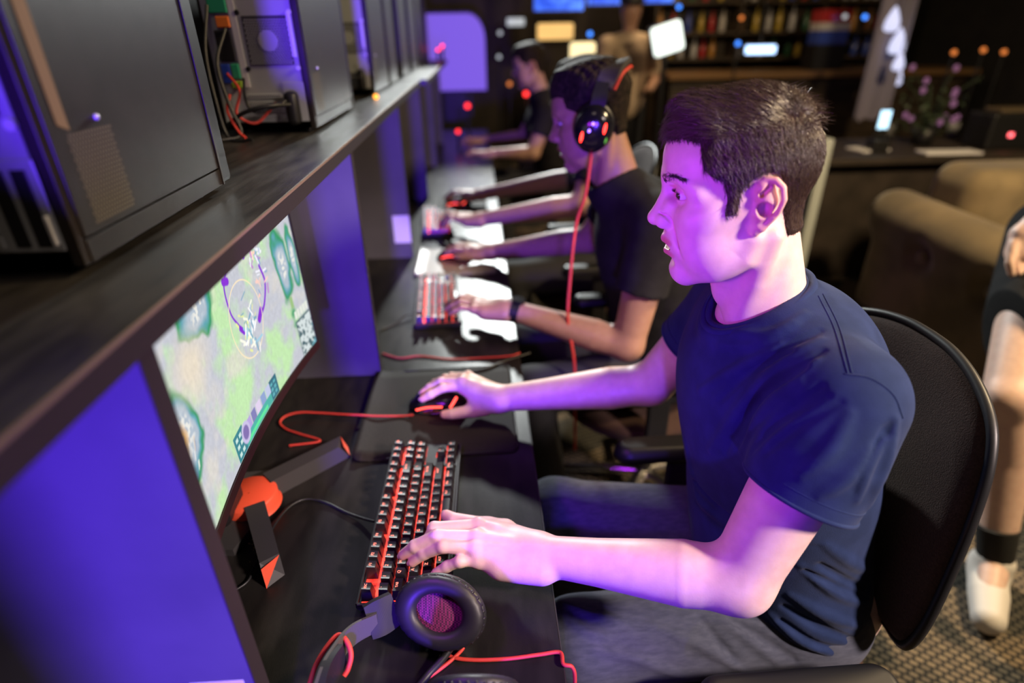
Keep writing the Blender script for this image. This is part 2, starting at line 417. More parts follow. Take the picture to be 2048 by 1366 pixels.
# ================================================================== PEOPLE
# head frame (mm): x forward, y to the person's left, z up, origin between the ear canals
def head_mesh(vox=1.25, neck=(-34, -150), ears=True, fine=True):
    g = SDF((-128, -100, -200), (142, 100, 172), vox)
    # cranium and forehead
    g.pad = 40.0
    g.ell((2, 0, 45), (88, 75, 74))
    g.ell((38, 0, 56), (64, 63, 52), 16)
    g.pad = 0.0
    g.ell((30, 0, 2), (60, 65, 60), 22)
    # upper jaw / cheeks / mandible
    g.ell((58, 0, -34), (43, 50, 56), 22)
    for s in (-1, 1):
        g.chain([(0, s * 56, -40), (8, s * 54, -62), (45, s * 40, -81), (77, s * 15, -92)], [14, 14, 14, 13], 26)
        g.ell((60, s * 44, -8), (26, 22, 18), 24)                    # cheekbone
        g.ell((48, s * 42, -44), (38, 24, 38), 24)                   # cheek
        g.chain([(-4, s * 58, 0), (45, s * 55, 0)], [10, 11], 26)    # zygomatic arch
    g.ell((83, 0, -88), (17, 22, 17), 16)                            # chin
    g.ell((78, 0, -48), (26, 32, 30), 18)                            # muzzle
    # brow ridge
    for s in (-1, 1):
        g.chain([(93, s * 7, 37), (91, s * 24, 41), (81, s * 42, 38), (66, s * 54, 26)], [7, 7.5, 7.5, 7], 18)
    # eye sockets
    for s in (-1, 1):
        g.ell((96, s * 32, 20), (15, 20, 12), 13, '-')
        g.ell((100, s * 17, 20), (12, 7, 11), 10, '-')
    # nose
    g.chain([(91, 0, 33), (100, 0, 15), (109, 0, 0), (117, 0, -12)], [8, 7.3, 7.6, 8.5], 11)
    g.ell((113, 0, -15), (12, 11, 8), 8)
    for s in (-1, 1):
        g.ell((104, s * 13, -18), (12, 7.5, 8.5), 6)
        g.chain([(96, s * 14, 4), (104, s * 10, -10)], [6, 7], 14)
    if fine:
        for s in (-1, 1):
            g.ell((109, s * 7.5, -27), (7.5, 4.2, 6), 2.5, '-', rot=(0, 20, s * -18))
            g.chain([(110, s * 12.5, -6), (103, s * 19, -8), (96, s * 21.5, -16)], [0.8, 1.6, 1.4], 5, '-')   # alar crease
            g.chain([(95, s * 26, -24), (89, s * 35, -40), (82, s * 39, -54)], [1.0, 1.4, 1.0], 12, '-')     # nasolabial fold
        g.chain([(107, 0, -31), (107, 0, -39)], [2.0, 2.4], 4, '-')  # philtrum
    # lips, mouth a little open
    for s in (-1, 1):
        g.chain([(105, 0, -42.5), (103.5, s * 5, -41.5), (99, s * 14, -43.5), (88, s * 25, -49)], [4.6, 4.9, 4.4, 2.4], 4.5)
        g.chain([(101, 0, -60.5), (99, s * 8, -60.5), (94, s * 16, -58), (87, s * 25, -51.5)], [5.8, 5.6, 5, 2.4], 4.5)
    g.ell((99, 0, -51.5), (18, 22, 4.4), 1.5, '-', rot=(0, 6, 0))
    g.ell((102, 0, -73), (9, 18, 6), 8, '-')                         # crease under the lip
    if fine:
        for s in (-1, 1):
            # eyelids: a shell round the eyeball, opened by an almond slit
            g.ell((77, s * 31, 20), (14.4, 15.0, 14.4), 3)
            g.ell((88, s * 34, 19.0), (13, 16, 4.2), 1.0, '-', rot=(s * -4, 0, s * 30))
            g.ell((77, s * 31, 20), (11.2, 11.2, 11.2), 0, '-')
            g.chain([(90, s * 19, 29.5), (92, s * 30, 31.5), (84, s * 44, 27)], [0.9, 1.2, 0.8], 3, '-')   # lid crease
    # neck
    g.chain([(-20, 0, -30), (neck[0], 0, neck[1]), (neck[0] - 14, 0, neck[1] - 60)], [45, 50, 60], 26)
    g.chain([(12, 0, -92), (-4, 0, neck[1])], [30, 36], 30)
    g.ell((33, 0, -124), (9, 11, 16), 16)                            # larynx
    for s in (-1, 1):
        g.chain([(-26, s * 55, -40), (-8, s * 42, -100), (14, s * 20, -165)], [10, 11, 10], 18)
    if ears:
        for s in (-1, 1):
            # ear built on a plane leaning out and back
            def E(u, v, w):                                           # u forward, v up, w out
                a = math.radians(24); b = math.radians(7)
                x = u * math.cos(a) - w * math.sin(a) * 0.9; y = w * math.cos(a) - u * math.sin(a)
                x2 = x * math.cos(b) - v * math.sin(b); z2 = v * math.cos(b) + x * math.sin(b)
                return (-1 + x2, s * (66 + y), 4 + z2)
            g.chain([E(-3, 22, 5), E(-8, 8, 5), E(-4, -8, 4), E(0, -22, 3)], [12, 13, 11, 7], 7)   # base plate
            hel = [(8, -2), (11, 12), (9, 24), (1, 32), (-10, 32), (-18, 25), (-21, 12), (-18, -1), (-13, -13), (-6, -23)]
            hw = [6, 9, 11, 12, 13, 14, 14, 13, 10, 8]
            g.chain([E(u, v, w) for (u, v), w in zip(hel, hw)], [2.6, 3.2, 3.7, 4.0, 4.0, 3.9, 3.7, 3.5, 3.5, 4.0], 2.0)
            g.chain([E(-3, -24, 6), E(1, -29, 6)], [6.5, 5.8], 5)                          # lobe
            g.chain([E(4, 24, 12), E(-6, 14, 12.5), E(-10, 3, 12), E(-5, -10, 11)], [2.4, 3.0, 3.2, 3.0], 3)   # antihelix
            g.ell(E(0, -1, 16.5), (8, 10.5, 9), 4, '-')                                      # concha
            g.chain([E(4, 16, 16), E(-1, 24, 17)], [4.2, 3.2], 3, '-')
            g.chain([E(-12, 22, 16.5), E(-15, 8, 17), E(-12, -5, 16)], [2.2, 2.2, 1.8], 2.5, '-')   # scapha groove
            g.chain([E(9, 2, 6), E(8, -8, 7)], [4.0, 4.2], 3)                              # tragus
            g.ell(E(-2, -14, 9.5), (4.2, 3.8, 3.8), 3)                                     # antitragus
    P, Q = g.mesh()
    return P, Q, g

def head_tint(P):
    """skin tint: r,g,b multiplier painted where lips, ears and cheeks really differ in colour"""
    c = np.ones((len(P), 4)); x, y, z = P.T
    def blob(cx, cy, cz, rx, ry, rz):
        return np.clip(1.3 - np.sqrt(((x - cx) / rx) ** 2 + ((np.abs(y) - cy) / ry) ** 2 + ((z - cz) / rz) ** 2), 0, 1)
    lip = np.maximum(blob(102, 0, -43.5, 9, 25, 6), blob(99, 0, -60, 10, 24, 6.5)) ** 0.6
    lip = np.clip(lip * 1.5, 0, 1)
    ear = np.clip((np.abs(y) - 72) / 8, 0, 1) * (x < 28) * (x > -50) * (z > -40)
    nose = blob(118, 0, -14, 18, 16, 16)
    for i, (l, e, n) in enumerate(((0.82, 1.0, 1.0), (0.46, 0.80, 0.86), (0.44, 0.78, 0.86))):
        c[:, i] *= (1 - lip + lip * l) * (1 - ear + ear * e) * (1 - 0.5 * nose + 0.5 * nose * n)
    mouth = np.clip(1.2 - np.sqrt(((x - 92) / 11) ** 2 + (y / 19) ** 2 + ((z + 51) / 4.2) ** 2), 0, 1)
    c[:, :3] *= (1 - 0.85 * np.clip(mouth * 2, 0, 1))[:, None]
    return c

def head_matrix(pos, yaw, pitch=0.0, roll=0.0, scale=(1, 1, 1)):
    """yaw: heading of the face in degrees (180 = looking along -X); pitch>0 looks down"""
    return Matrix.Translation(pos) @ Matrix.Rotation(math.radians(yaw), 4, 'Z') @ Matrix.Rotation(math.radians(pitch), 4, 'Y') @ Matrix.Rotation(math.radians(roll), 4, 'X') @ Matrix.Diagonal((0.001 * scale[0], 0.001 * scale[1], 0.001 * scale[2], 1))

def xf(M, P):
    A = np.array(M); return P @ A[:3, :3].T + A[:3, 3]

def skin_material(name, color, dark=0.9):
    m = principled(name, color, 0.46, sss=0.12, spec=0.4)
    b = m.node_tree.nodes['Principled BSDF']
    at = nd(m, 'ShaderNodeAttribute', attribute_name='tint')
    tc = nd(m, 'ShaderNodeTexCoord')
    n = nd(m, 'ShaderNodeTexNoise'); n.inputs['Scale'].default_value = 60; n.inputs['Detail'].default_value = 5
    lk(m, tc.outputs['Object'], n.inputs['Vector'])
    r = nd(m, 'ShaderNodeValToRGB'); r.color_ramp.elements[0].position = 0.3; r.color_ramp.elements[1].position = 0.7
    r.color_ramp.elements[0].color = (color[0] * dark, color[1] * dark * 0.95, color[2] * dark * 0.95, 1); r.color_ramp.elements[1].color = (*color, 1)
    lk(m, n.outputs['Fac'], r.inputs['Fac'])
    mx = nd(m, 'ShaderNodeMix', data_type='RGBA', blend_type='MULTIPLY'); mx.inputs[0].default_value = 1.0
    lk(m, r.outputs['Color'], mx.inputs[6]); lk(m, at.outputs['Color'], mx.inputs[7])
    lk(m, mx.outputs[2], b.inputs['Base Color'])
    n2 = nd(m, 'ShaderNodeTexNoise'); n2.inputs['Scale'].default_value = 420; n2.inputs['Detail'].default_value = 3
    lk(m, tc.outputs['Object'], n2.inputs['Vector'])
    bp = nd(m, 'ShaderNodeBump'); bp.inputs['Strength'].default_value = 0.12; bp.inputs['Distance'].default_value = 0.001
    lk(m, n2.outputs['Fac'], bp.inputs['Height']); lk(m, bp.outputs['Normal'], b.inputs['Normal'])
    return m

M_SKIN = skin_material('fair_skin', (0.80, 0.56, 0.46))
M_HAIR = principled('dark_brown_hair', (0.055, 0.031, 0.021), 0.32, spec=0.7)
M_CAP = principled('hair_root', (0.035, 0.021, 0.015), 0.85, spec=0.1)
M_PUPIL = principled('pupil', (0.004, 0.004, 0.004), 0.08)
M_BLACKHAIR = noisy(principled('black_hair', (0.022, 0.015, 0.011), 0.8, spec=0.15), 90, (0.010, 0.008, 0.006), (0.035, 0.024, 0.017), bump=0.8, bscale=130)
M_EYE = principled('eye_white', (0.75, 0.72, 0.70), 0.12)
M_IRIS = principled('brown_iris', (0.045, 0.022, 0.012), 0.1)
M_TEETH = principled('teeth', (0.78, 0.75, 0.70), 0.25)
HAIRLINE = [(93, 82), (80, 85), (62, 80), (60, 52), (50, 43), (38, 37), (34, 19), (38, -3), (23, -1), (18, 24), (4, 37), (-12, 42),
            (-26, 37), (-32, 12), (-40, -30), (-44, -46), (-75, -49), (-140, -25), (-140, 170), (120, 170), (120, 84)]

def poly_sd(X, Z, poly):
    """signed distance to a polygon in the side view, negative inside"""
    d = np.full(np.broadcast(X, Z).shape, 1e9, dtype=np.float32); ins = np.zeros(d.shape, dtype=bool); n = len(poly)
    for i in range(n):
        ax, az = poly[i]; bx, bz = poly[(i + 1) % n]; ex, ez = bx - ax, bz - az
        wx, wz = X - ax, Z - az
        t = np.clip((wx * ex + wz * ez) / (ex * ex + ez * ez), 0, 1)
        d = np.minimum(d, (wx - ex * t) ** 2 + (wz - ez * t) ** 2)
        c = ((az > Z) != (bz > Z)) & (X < (bx - ax) * (Z - az) / ((bz - az) if bz != az else 1e-9) + ax)
        ins ^= c
    d = np.sqrt(d); return np.where(ins, -d, d)

def sstep(a, b, x):
    t = np.clip((x - a) / (b - a), 0, 1); return t * t * (3 - 2 * t)

def hair_cap(g, poly, side=4.5, top=7.0, quiff=11.0, ztop=(72, 108), lump=0.0, seed=0):
    X = g.ax[0][:, None, None]; Y = g.ax[1][None, :, None]; Z = g.ax[2][None, None, :]
    e = poly_sd(X[:, :, 0], Z[0], poly)[:, None, :]
    ph = np.float32(seed)
    t = side + top * sstep(ztop[0], ztop[1], Z + 0 * X) + quiff * sstep(15, 88, X) * sstep(72, 96, Z)
    if lump:
        t = t + lump * (np.sin(X * 0.21 + ph) * np.sin(Y * 0.23 + 1.3 * ph) + 0.7 * np.sin(Z * 0.27 + X * 0.13) * np.sin(Y * 0.37 - X * 0.31 + ph)) * sstep(60, 95, Z + 0 * X)
    t = np.minimum(t, 0.5 - e * 0.55)
    t = np.where(e > 0, -2.0 - 0.2 * e, t) + 0 * Y
    s = SDF.__new__(SDF); s.__dict__.update(g.__dict__); s.d = (g.d - t).astype(np.float32)
    return s.mesh()

def face_normals(P, Q):
    n = np.cross(P[Q[:, 2]] - P[Q[:, 0]], P[Q[:, 3]] - P[Q[:, 1]]); a = np.linalg.norm(n, axis=1)
    return n / np.maximum(a, 1e-9)[:, None], a

def strands(roots, dirs, length, bend, width, seg=5, rng=None):
    """tapered three-sided hairs; dirs unit root directions, bend added quadratically"""
    n = len(roots); t = np.linspace(0, 1, seg)[None, :, None]
    pts = roots[:, None, :] + length[:, None, None] * (dirs[:, None, :] * t + bend[:, None, :] * t * t)
    tan = np.gradient(pts, axis=1); tan /= np.maximum(np.linalg.norm(tan, axis=2, keepdims=True), 1e-9)
    ref = np.where(np.abs(tan[..., 2:3]) > 0.9, np.array([1.0, 0, 0]), np.array([0, 0, 1.0]))
    u = np.cross(tan, ref); u /= np.maximum(np.linalg.norm(u, axis=2, keepdims=True), 1e-9); w = np.cross(tan, u)
    taper = (1.0 - 0.85 * np.linspace(0, 1, seg) ** 1.5)[None, :, None]
    V = []
    for k in range(3):
        a = 2 * PI * k / 3; V.append(pts + (u * math.cos(a) + w * math.sin(a)) * taper * width[:, None, None])
    V = np.stack(V, axis=2).reshape(-1, 3)
    base = (np.arange(n) * seg * 3)[:, None, None, None]; i = (np.arange(seg - 1) * 3)[None, :, None, None]
    k = np.arange(3)[None, None, :, None]; k2 = (np.arange(3) + 1)[None, None, :, None] % 3
    F = np.concatenate([base + i + k, base + i + k2, base + i + 3 + k2, base + i + 3 + k], axis=3).reshape(-1, 4)
    return V, F

def player_hair(g):
    rng = np.random.default_rng(11)
    P, Q = hair_cap(g, HAIRLINE)
    N, A = face_normals(P, Q); Cn = P[Q].mean(1)
    e = poly_sd(Cn[:, 0], Cn[:, 2], HAIRLINE)
    ok = (e < 0.5) & (np.einsum('ij,ij->i', N, Cn - np.array([-5, 0, 30])) > 0)
    idx = np.nonzero(ok)[0]; pr = A[idx] / A[idx].sum()
    parts = [(P, Q)]
    # clipped sides and back
    pick = rng.choice(idx, 24000, p=pr); r = Cn[pick] + rng.normal(0, 0.5, (len(pick), 3)); nn = N[pick]
    top = sstep(88, 100, r[:, 2])
    m = rng.random(len(pick)) > top; r = r[m]; nn = nn[m]
    fl = np.stack([-0.25 - 0.006 * r[:, 0] + 0 * r[:, 0], 0 * r[:, 0], -1 + 0 * r[:, 0]], 1) + rng.normal(0, 0.28, r.shape)
    fl -= nn * np.einsum('ij,ij->i', fl, nn)[:, None]; fl /= np.linalg.norm(fl, axis=1)[:, None]
    low = sstep(-40, 40, r[:, 2])
    d = fl * 0.9 + nn * (0.30 + 0.15 * rng.random(len(r)))[:, None]; d /= np.linalg.norm(d, axis=1)[:, None]
    L = (5 + 7 * low) * rng.uniform(0.7, 1.2, len(r))
    parts.append(strands(r - nn * 1.0, d, L, -nn * 0.22 + fl * 0.1, rng.uniform(0.16, 0.34, len(r))))
    # longer top, swept forward and across from the parting
    pick = rng.choice(idx, 30000, p=pr); r = Cn[pick] + rng.normal(0, 0.5, (len(pick), 3)); nn = N[pick]
    m = rng.random(len(pick)) < sstep(82, 96, r[:, 2]); r = r[m]; nn = nn[m]; n = len(r)
    clump = np.sin(r[:, 0] * 0.35 + 2.0 * np.sin(r[:, 1] * 0.16)) * 0.5 + np.sin(r[:, 1] * 0.5 + r[:, 0] * 0.1) * 0.4
    back = sstep(-35, -75, r[:, 0])
    fl = np.stack([0.9 - 1.9 * back, -0.55 * np.tanh((r[:, 1] - 30) / 25) * 0 - 0.35 + 0.9 * sstep(40, 58, r[:, 1]) * 0, 0.15 + 0.5 * back], 1)
    fl += np.stack([clump * 0.25, clump * 0.35, np.abs(clump) * 0.1], 1) + rng.normal(0, 0.16, (n, 3))
    fl -= nn * np.einsum('ij,ij->i', fl, nn)[:, None]
    fl /= np.linalg.norm(fl, axis=1)[:, None]
    lift = 0.62 + 0.30 * sstep(55, 85, r[:, 0]) + 0.15 * back
    d = fl + nn * lift[:, None]; d /= np.linalg.norm(d, axis=1)[:, None]
    L = (15 + 8 * sstep(-20, 60, r[:, 0]) - 3 * back) * rng.uniform(0.75, 1.2, n)
    bend = -nn * (0.12 + 0.40 * rng.random(n))[:, None] + np.stack([0 * L, 0 * L, -0.35 * sstep(50, 85, r[:, 0])], 1) + fl * 0.1
    parts.append(strands(r - nn * 2.0, d, L, bend, rng.uniform(0.20, 0.42, n), seg=6))
    # a few stray spikes at the crown
    cr = np.nonzero(ok & (Cn[:, 0] < -45) & (Cn[:, 2] > 78) & (Cn[:, 1] > -35))[0]
    pick = rng.choice(cr, 260); r = Cn[pick]; nn = N[pick]; n = len(r)
    d = nn * 0.4 + np.array([-0.9, 0.1, 0.25]) + rng.normal(0, 0.45, (n, 3)); d /= np.linalg.norm(d, axis=1)[:, None]
    parts.append(strands(r - nn * 2, d, rng.uniform(11, 22, n), np.array([-0.1, 0, -0.35]) + rng.normal(0, 0.15, (n, 3)), rng.uniform(0.3, 0.5, n), seg=6))
    V, F, _ = merge(parts)
    return V, F, np.concatenate([np.zeros(len(Q), int), np.ones(len(F) - len(Q), int)])

def brow_strands(g=None):
    rng = np.random.default_rng(5); V = []; o = 0
    R = []; D = []
    for s in (-1, 1):
        line = [(100.0, 9, 35.5), (97.5, 18, 40.5), (93.5, 30, 43.5), (87, 42, 44), (78, 52, 41)]
        sp = [np.array(p) for p in spline([(x, s * y, z) for x, y, z in line], 12)]
        for i in range(330):
            k = rng.integers(0, len(sp) - 1); p = sp[k]; tdir = sp[k + 1] - sp[k]; tdir /= np.linalg.norm(tdir)
            f = k / len(sp)
            R.append(p + np.array([rng.normal(0, 0.4) - 0.5, 0, rng.normal(0, 1.7 * (1 - 0.5 * f))]))
            D.append(tdir * 0.8 + np.array([0.35, s * 0.15, 0.25 * (1 - f * 1.6)]) + rng.normal(0, 0.12, 3))
    R = np.array(R); D = np.array(D); D /= np.linalg.norm(D, axis=1)[:, None]
    return R, D
def trace(bv, px, py):
    d = ray(px, py); h = bv.ray_cast(Vector(EYE), Vector(d / np.linalg.norm(d)))
    return None if h[0] is None else np.array(h[0])

def add_folds(g, folds, k=0.008):
    """ridges (+) and grooves (-) drawn over the cloth; polylines in photo pixels, dropped on the cloth surface"""
    P, Q = g.mesh(); bv = BVHTree.FromPolygons(P.tolist(), Q.tolist())
    for op, rad, off, pts in folds:
        sp = [trace(bv, p[0], p[1]) for p in spline([(a, b, 0) for a, b in pts], 5)]
        sp = [p for p in sp if p is not None]
        if len(sp) < 2: continue
        W = []
        for p in sp:
            h = bv.find_nearest(Vector(p)); W.append(np.array(h[0]) + np.array(h[1]) * off)
        n = len(W)
        R = [rad * (0.35 + 0.65 * math.sin(PI * (i + 0.5) / n)) for i in range(n)]
        g.chain(W, R, k, op)

def finger(g, pts, r0, k=0.004):
    r = [r0, r0 * 0.95, r0 * 0.88, r0 * 0.76][:len(pts)]
    g.chain(pts, r, k)
    for i in range(1, len(pts) - 1):                                  # knuckle swelling
        g.ell(pts[i], (r[i] * 1.02,) * 3, k)

def nail(pts, r, up):
    """small plate on the back of a fingertip"""
    a, b = Vector(pts[-2]), Vector(pts[-1]); d = (b - a).normalized(); u = Vector(up); u = (u - d * u.dot(d)).normalized(); w = d.cross(u)
    c = b + u * r * 0.86 + d * r * 0.15; V = []; n = 5
    for i in range(n):
        for j in range(n):
            s = (i / (n - 1) - 0.5) * 2; t = (j / (n - 1) - 0.5) * 2
            V.append(c + d * s * r * 0.8 + w * t * r * 0.62 * (1 - 0.18 * max(s, 0)) - u * (t * t * r * 0.30 + max(s, 0) ** 2 * r * 0.15))
    F = [[i * n + j, i * n + j + 1, (i + 1) * n + j + 1, (i + 1) * n + j] for i in range(n - 1) for j in range(n - 1)]
    return np.array([v[:] for v in V]), np.array(F)

def arm_mesh(shoulder, elbow, wrist, mcp, fingers, thumb, vox=0.0016, rs=(0.052, 0.047, 0.041, 0.043, 0.027), fr=(0.0098, 0.0102, 0.0097, 0.0086), flat=None):
    pts = [shoulder, elbow, wrist] + mcp + [p for f in fingers for p in f] + thumb
    A = np.array(pts); g = SDF(A.min(0) - 0.07, A.max(0) + 0.07, vox)
    sh, el, wr = map(np.array, (shoulder, elbow, wrist))
    g.chain([sh, sh * 0.45 + el * 0.55, el], [rs[0], rs[1], rs[2]])
    g.chain([el, el * 0.74 + wr * 0.26, el * 0.3 + wr * 0.7, wr], [rs[2] * 0.93, rs[3], rs[4] * 1.18, rs[4]], 0.02)
    # palm: metacarpals from wrist to knuckles, flattened by many overlapping rods
    M = [np.array(m) for m in mcp]; ac = (M[3] - M[0]); ac /= np.linalg.norm(ac)
    up = np.cross(M[1] - wr, ac); up /= np.linalg.norm(up)
    if up[2] < 0: up = -up
    for i, m in enumerate(M):
        b = wr + ac * (i - 1.5) * 0.0105 - up * 0.002
        g.chain([b, b * 0.5 + m * 0.5 - up * 0.004, m - up * 0.002], [0.0175, 0.0155, 0.0108], 0.018)
    for i in range(3):
        mid = (M[i] + M[i + 1]) / 2; g.chain([wr, mid * 0.9 + wr * 0.1 - up * 0.006], [0.018, 0.0105], 0.012)
    g.chain([wr + ac * 0.020 - up * 0.008, (M[3] * 0.62 + wr * 0.38) + ac * 0.010 - up * 0.010], [0.018, 0.0165], 0.016)
    # tendons over the back of the hand
    for i, m in enumerate(M):
        b = wr + ac * (i - 1.5) * 0.006
        g.chain([b * 0.55 + m * 0.45 + up * 0.0100, m + up * 0.0068], [0.0015, 0.0030], 0.008)
        g.ell(m + up * 0.0015, (0.0100, 0.0100, 0.0095), 0.008)
    for f, r in zip(fingers, fr): finger(g, f, r)
    T = [np.array(t) for t in thumb]
    g.chain([wr * 0.75 + T[0] * 0.25, T[0]], [0.020, 0.0165], 0.016)
    g.chain(T, [0.0165, 0.0130, 0.0115, 0.0092][:len(T)], 0.008)
    # web between thumb and first finger
    g.chain([(T[0] + T[1]) / 2, (M[0] * 0.7 + wr * 0.3)], [0.010, 0.011], 0.016)
    P, Q = g.mesh(); nails = []
    for f, r in zip(fingers, fr): nails.append(nail(f, r * 0.76, up))
    nails.append(nail(thumb, 0.0085, up * 0.5 + np.cross(T[-1] - T[-2], up) / np.linalg.norm(T[-1] - T[-2]) * 0.2))
    return P, Q, nails, up

def hand_tint(P, tips, amount=1.0):
    c = np.ones((len(P), 4))
    for t in tips:
        b = np.clip(1.4 - np.linalg.norm(P - np.array(t), axis=1) / 0.013, 0, 1) * amount
        c[:, 1] *= 1 - 0.28 * b; c[:, 2] *= 1 - 0.25 * b
    return c

from mathutils.bvhtree import BVHTree

M_SHIRT = noisy(principled('navy_cotton', (0.016, 0.028, 0.082), 0.9, sheen=0.06, spec=0.12), 26, (0.013, 0.024, 0.070), (0.019, 0.033, 0.095), bump=0.25, bscale=900)
M_DENIM = noisy(principled('blue_grey_denim', (0.07, 0.08, 0.12), 0.85, sheen=0.1, spec=0.2), 50, (0.058, 0.064, 0.092), (0.085, 0.092, 0.125), bump=0.5, bscale=900, stretch=(1, 3, 3))
M_NAIL = principled('nail', (0.80, 0.52, 0.46), 0.3)
M_SHOE = principled('dark_shoe', (0.02, 0.02, 0.022), 0.6)

player = thing('person', 'young man in a navy T-shirt playing at the nearest station, short brown hair, mouth open', 'person', (0.50, 0.72, 0.0))

HM = head_matrix((0.3325, 0.715, 1.280), 168, 9, 0, (0.95, 0.97, 1.0))
hP, hQ, hG = head_mesh()
_, _, hG2 = head_mesh(ears=False, fine=False, vox=1.6)

# left arm on the keys
SH_L, EL_L, WR_L = np.array((0.415, 0.550, 1.075)), aty(1478, 1160, 0.500), aty(1082, 1110, 0.590)
L_MCP = [atz(958, 1050, 0.812), atz(952, 1074, 0.818), atz(950, 1098, 0.814), atz(956, 1120, 0.804)]
L_F = [[L_MCP[0], atz(868, 1056, 0.815), atz(858, 1078, 0.795), atz(862, 1088, 0.783)],
       [L_MCP[1], atz(874, 1072, 0.824), atz(830, 1092, 0.805), atz(806, 1110, 0.785)],
       [L_MCP[2], atz(886, 1093, 0.818), atz(848, 1107, 0.798), atz(825, 1124, 0.782)],
       [L_MCP[3], atz(920, 1123, 0.806), atz(894, 1133, 0.793), atz(872, 1145, 0.782)]]
L_T = [atz(1010, 1062, 0.792), atz(945, 1048, 0.790), atz(908, 1040, 0.790), atz(893, 1031, 0.789)]
lP, lQ, lN, lUp = arm_mesh(SH_L, EL_L, WR_L, L_MCP, L_F, L_T)
# right arm on the mouse
SH_R, EL_R, WR_R = np.array((0.420, 0.885, 1.055)), aty(1302, 768, 0.965), atz(1000, 797, 0.793)
R_MCP = [atz(925, 772, 0.806), atz(924, 764, 0.813), atz(928, 757, 0.810), atz(936, 752, 0.800)]
R_F = [[R_MCP[0], atz(885, 776, 0.806), atz(861, 789, 0.795), atz(845, 798, 0.786)],
       [R_MCP[1], atz(882, 764, 0.810), atz(860, 775, 0.797), atz(846, 785, 0.788)],
       [R_MCP[2], atz(890, 757, 0.805), atz(870, 766, 0.785), atz(858, 774, 0.770)],
       [R_MCP[3], atz(903, 752, 0.795), atz(886, 760, 0.775), atz(876, 766, 0.762)]]
R_T = [atz(968, 815, 0.772), atz(930, 824, 0.768), atz(904, 828, 0.765), atz(889, 829, 0.763)]
rP, rQ, rN, rUp = arm_mesh(SH_R, EL_R, WR_R, R_MCP, R_F, R_T)
# trunk under the shirt, so that head and arms belong to one body
tg = SDF((0.24, 0.46, 0.40), (0.78, 0.98, 1.24), 0.006)
tg.ell((0.425, 0.72, 1.00), (0.10, 0.165, 0.15)); tg.ell((0.47, 0.72, 0.80), (0.10, 0.145, 0.18), 0.08); tg.ell((0.56, 0.72, 0.60), (0.12, 0.16, 0.11), 0.08)
tg.cone(SH_L - (0, 0, .02), SH_R - (0, 0, .02), 0.045, 0.045, 0.04); tg.chain([(0.376, 0.715, 1.175), (0.378, 0.715, 1.110), (0.41, 0.72, 1.03)], [0.047, 0.054, 0.080], 0.03)
tP, tQ = tg.mesh()
V, Fc, Cc = merge([(xf(HM, hP), hQ, head_tint(hP)), (lP, lQ, hand_tint(lP, [f[-1] for f in L_F] + [L_T[-1]])),
                   (rP, rQ, hand_tint(rP, [f[-1] for f in R_F] + [R_T[-1]])), (tP, tQ, np.ones((len(tP), 4)))])
body = keep(raw('body', V, Fc, M_SKIN, col=Cc), player)
V, Fc, _ = merge(lN + rN); keep(raw('fingernails', V, Fc, M_NAIL), player)

# hair, brows, eyes, teeth
V, Fc, mi = player_hair(hG2); keep(raw('hair', xf(HM, V), Fc, [M_CAP, M_HAIR], mi=mi), player)['label'] = 'short brown hair with a swept up quiff'
bv = BVHTree.FromPolygons(hP.tolist(), hQ.tolist())
R_, D_ = brow_strands()
for i in range(len(R_)): R_[i] = bv.find_nearest(Vector(R_[i]))[0]
V, Fc = strands(R_, D_, np.random.uniform(5, 8, len(R_)), D_ * 0, np.full(len(R_), .28), seg=3)
keep(raw('eyebrows', xf(HM, V), Fc, M_HAIR), player)
LR = []; LD = []
for s in (-1, 1):                                                    # upper lashes
    for i in range(60):
        a = -0.95 + 1.75 * i / 59
        LR.append((77 + 14.2 * math.cos(a), s * (31 + 14.6 * math.sin(a)), 24.0 - 1.2 * a * a)); LD.append((math.cos(a), s * math.sin(a), 0.25))
LR = np.array(LR); LD = np.array(LD)
V, Fc = strands(LR, LD, np.random.uniform(3, 5, len(LR)), np.tile((0, 0, 0.3), (len(LR), 1)), np.full(len(LR), .2), seg=3)
keep(raw('eyelashes', xf(HM, V), Fc, M_HAIR), player)
for s in (-1, 1):
    b = MB(); b.sphere((77, s * 31, 20), 12.4)
    dv = Vector((1, 0.30, -0.05)).normalized()
    c = Vector((77, s * 31, 20)); b.sphere(c + dv * 7.5, 6.4, mi=1); b.sphere(c + dv * 11.4, 2.75, mi=2)
    keep(b.build('eye', [M_EYE, M_IRIS, M_PUPIL], None, HM), player)
b = MB()
for i in range(-4, 5):
    a = i * 0.25; b.box((-1.1, -2.4, -4.5), (1.1, 2.4, 4.0), 0.8, mat=Matrix.Translation((70 + 20 * math.cos(a), 18 * math.sin(a), -46)) @ Matrix.Rotation(a, 4, 'Z'))
keep(b.build('teeth', M_TEETH, None, HM), player)

# shirt
sg = SDF((0.22, 0.38, 0.44), (0.82, 1.04, 1.26), 0.0028)
sg.ell((0.415, 0.72, 1.00), (0.122, 0.178, 0.155))
sg.ell((0.470, 0.72, 0.82), (0.140, 0.165, 0.19), 0.09)
sg.ell((0.508, 0.72, 0.62), (0.136, 0.180, 0.15), 0.10)
sg.ell((0.442, 0.68, 1.03), (0.088, 0.130, 0.12), 0.06)                            # shoulder blades
sg.chain([(0.398, 0.715, 1.100), (0.403, 0.640, 1.096), SH_L + (0.002, 0.006, 0.004)], [0.046, 0.048, 0.060], 0.04)
sg.chain([(0.398, 0.715, 1.100), (0.405, 0.790, 1.088), SH_R + (0.0, 0.0, 0.0)], [0.046, 0.048, 0.060], 0.04)
sg.cut((0.60, 0.72, 0.530), (0.25, 0, -1))
HA, HB = aty(1478, 968, 0.500), aty(1722, 1030, 0.520)
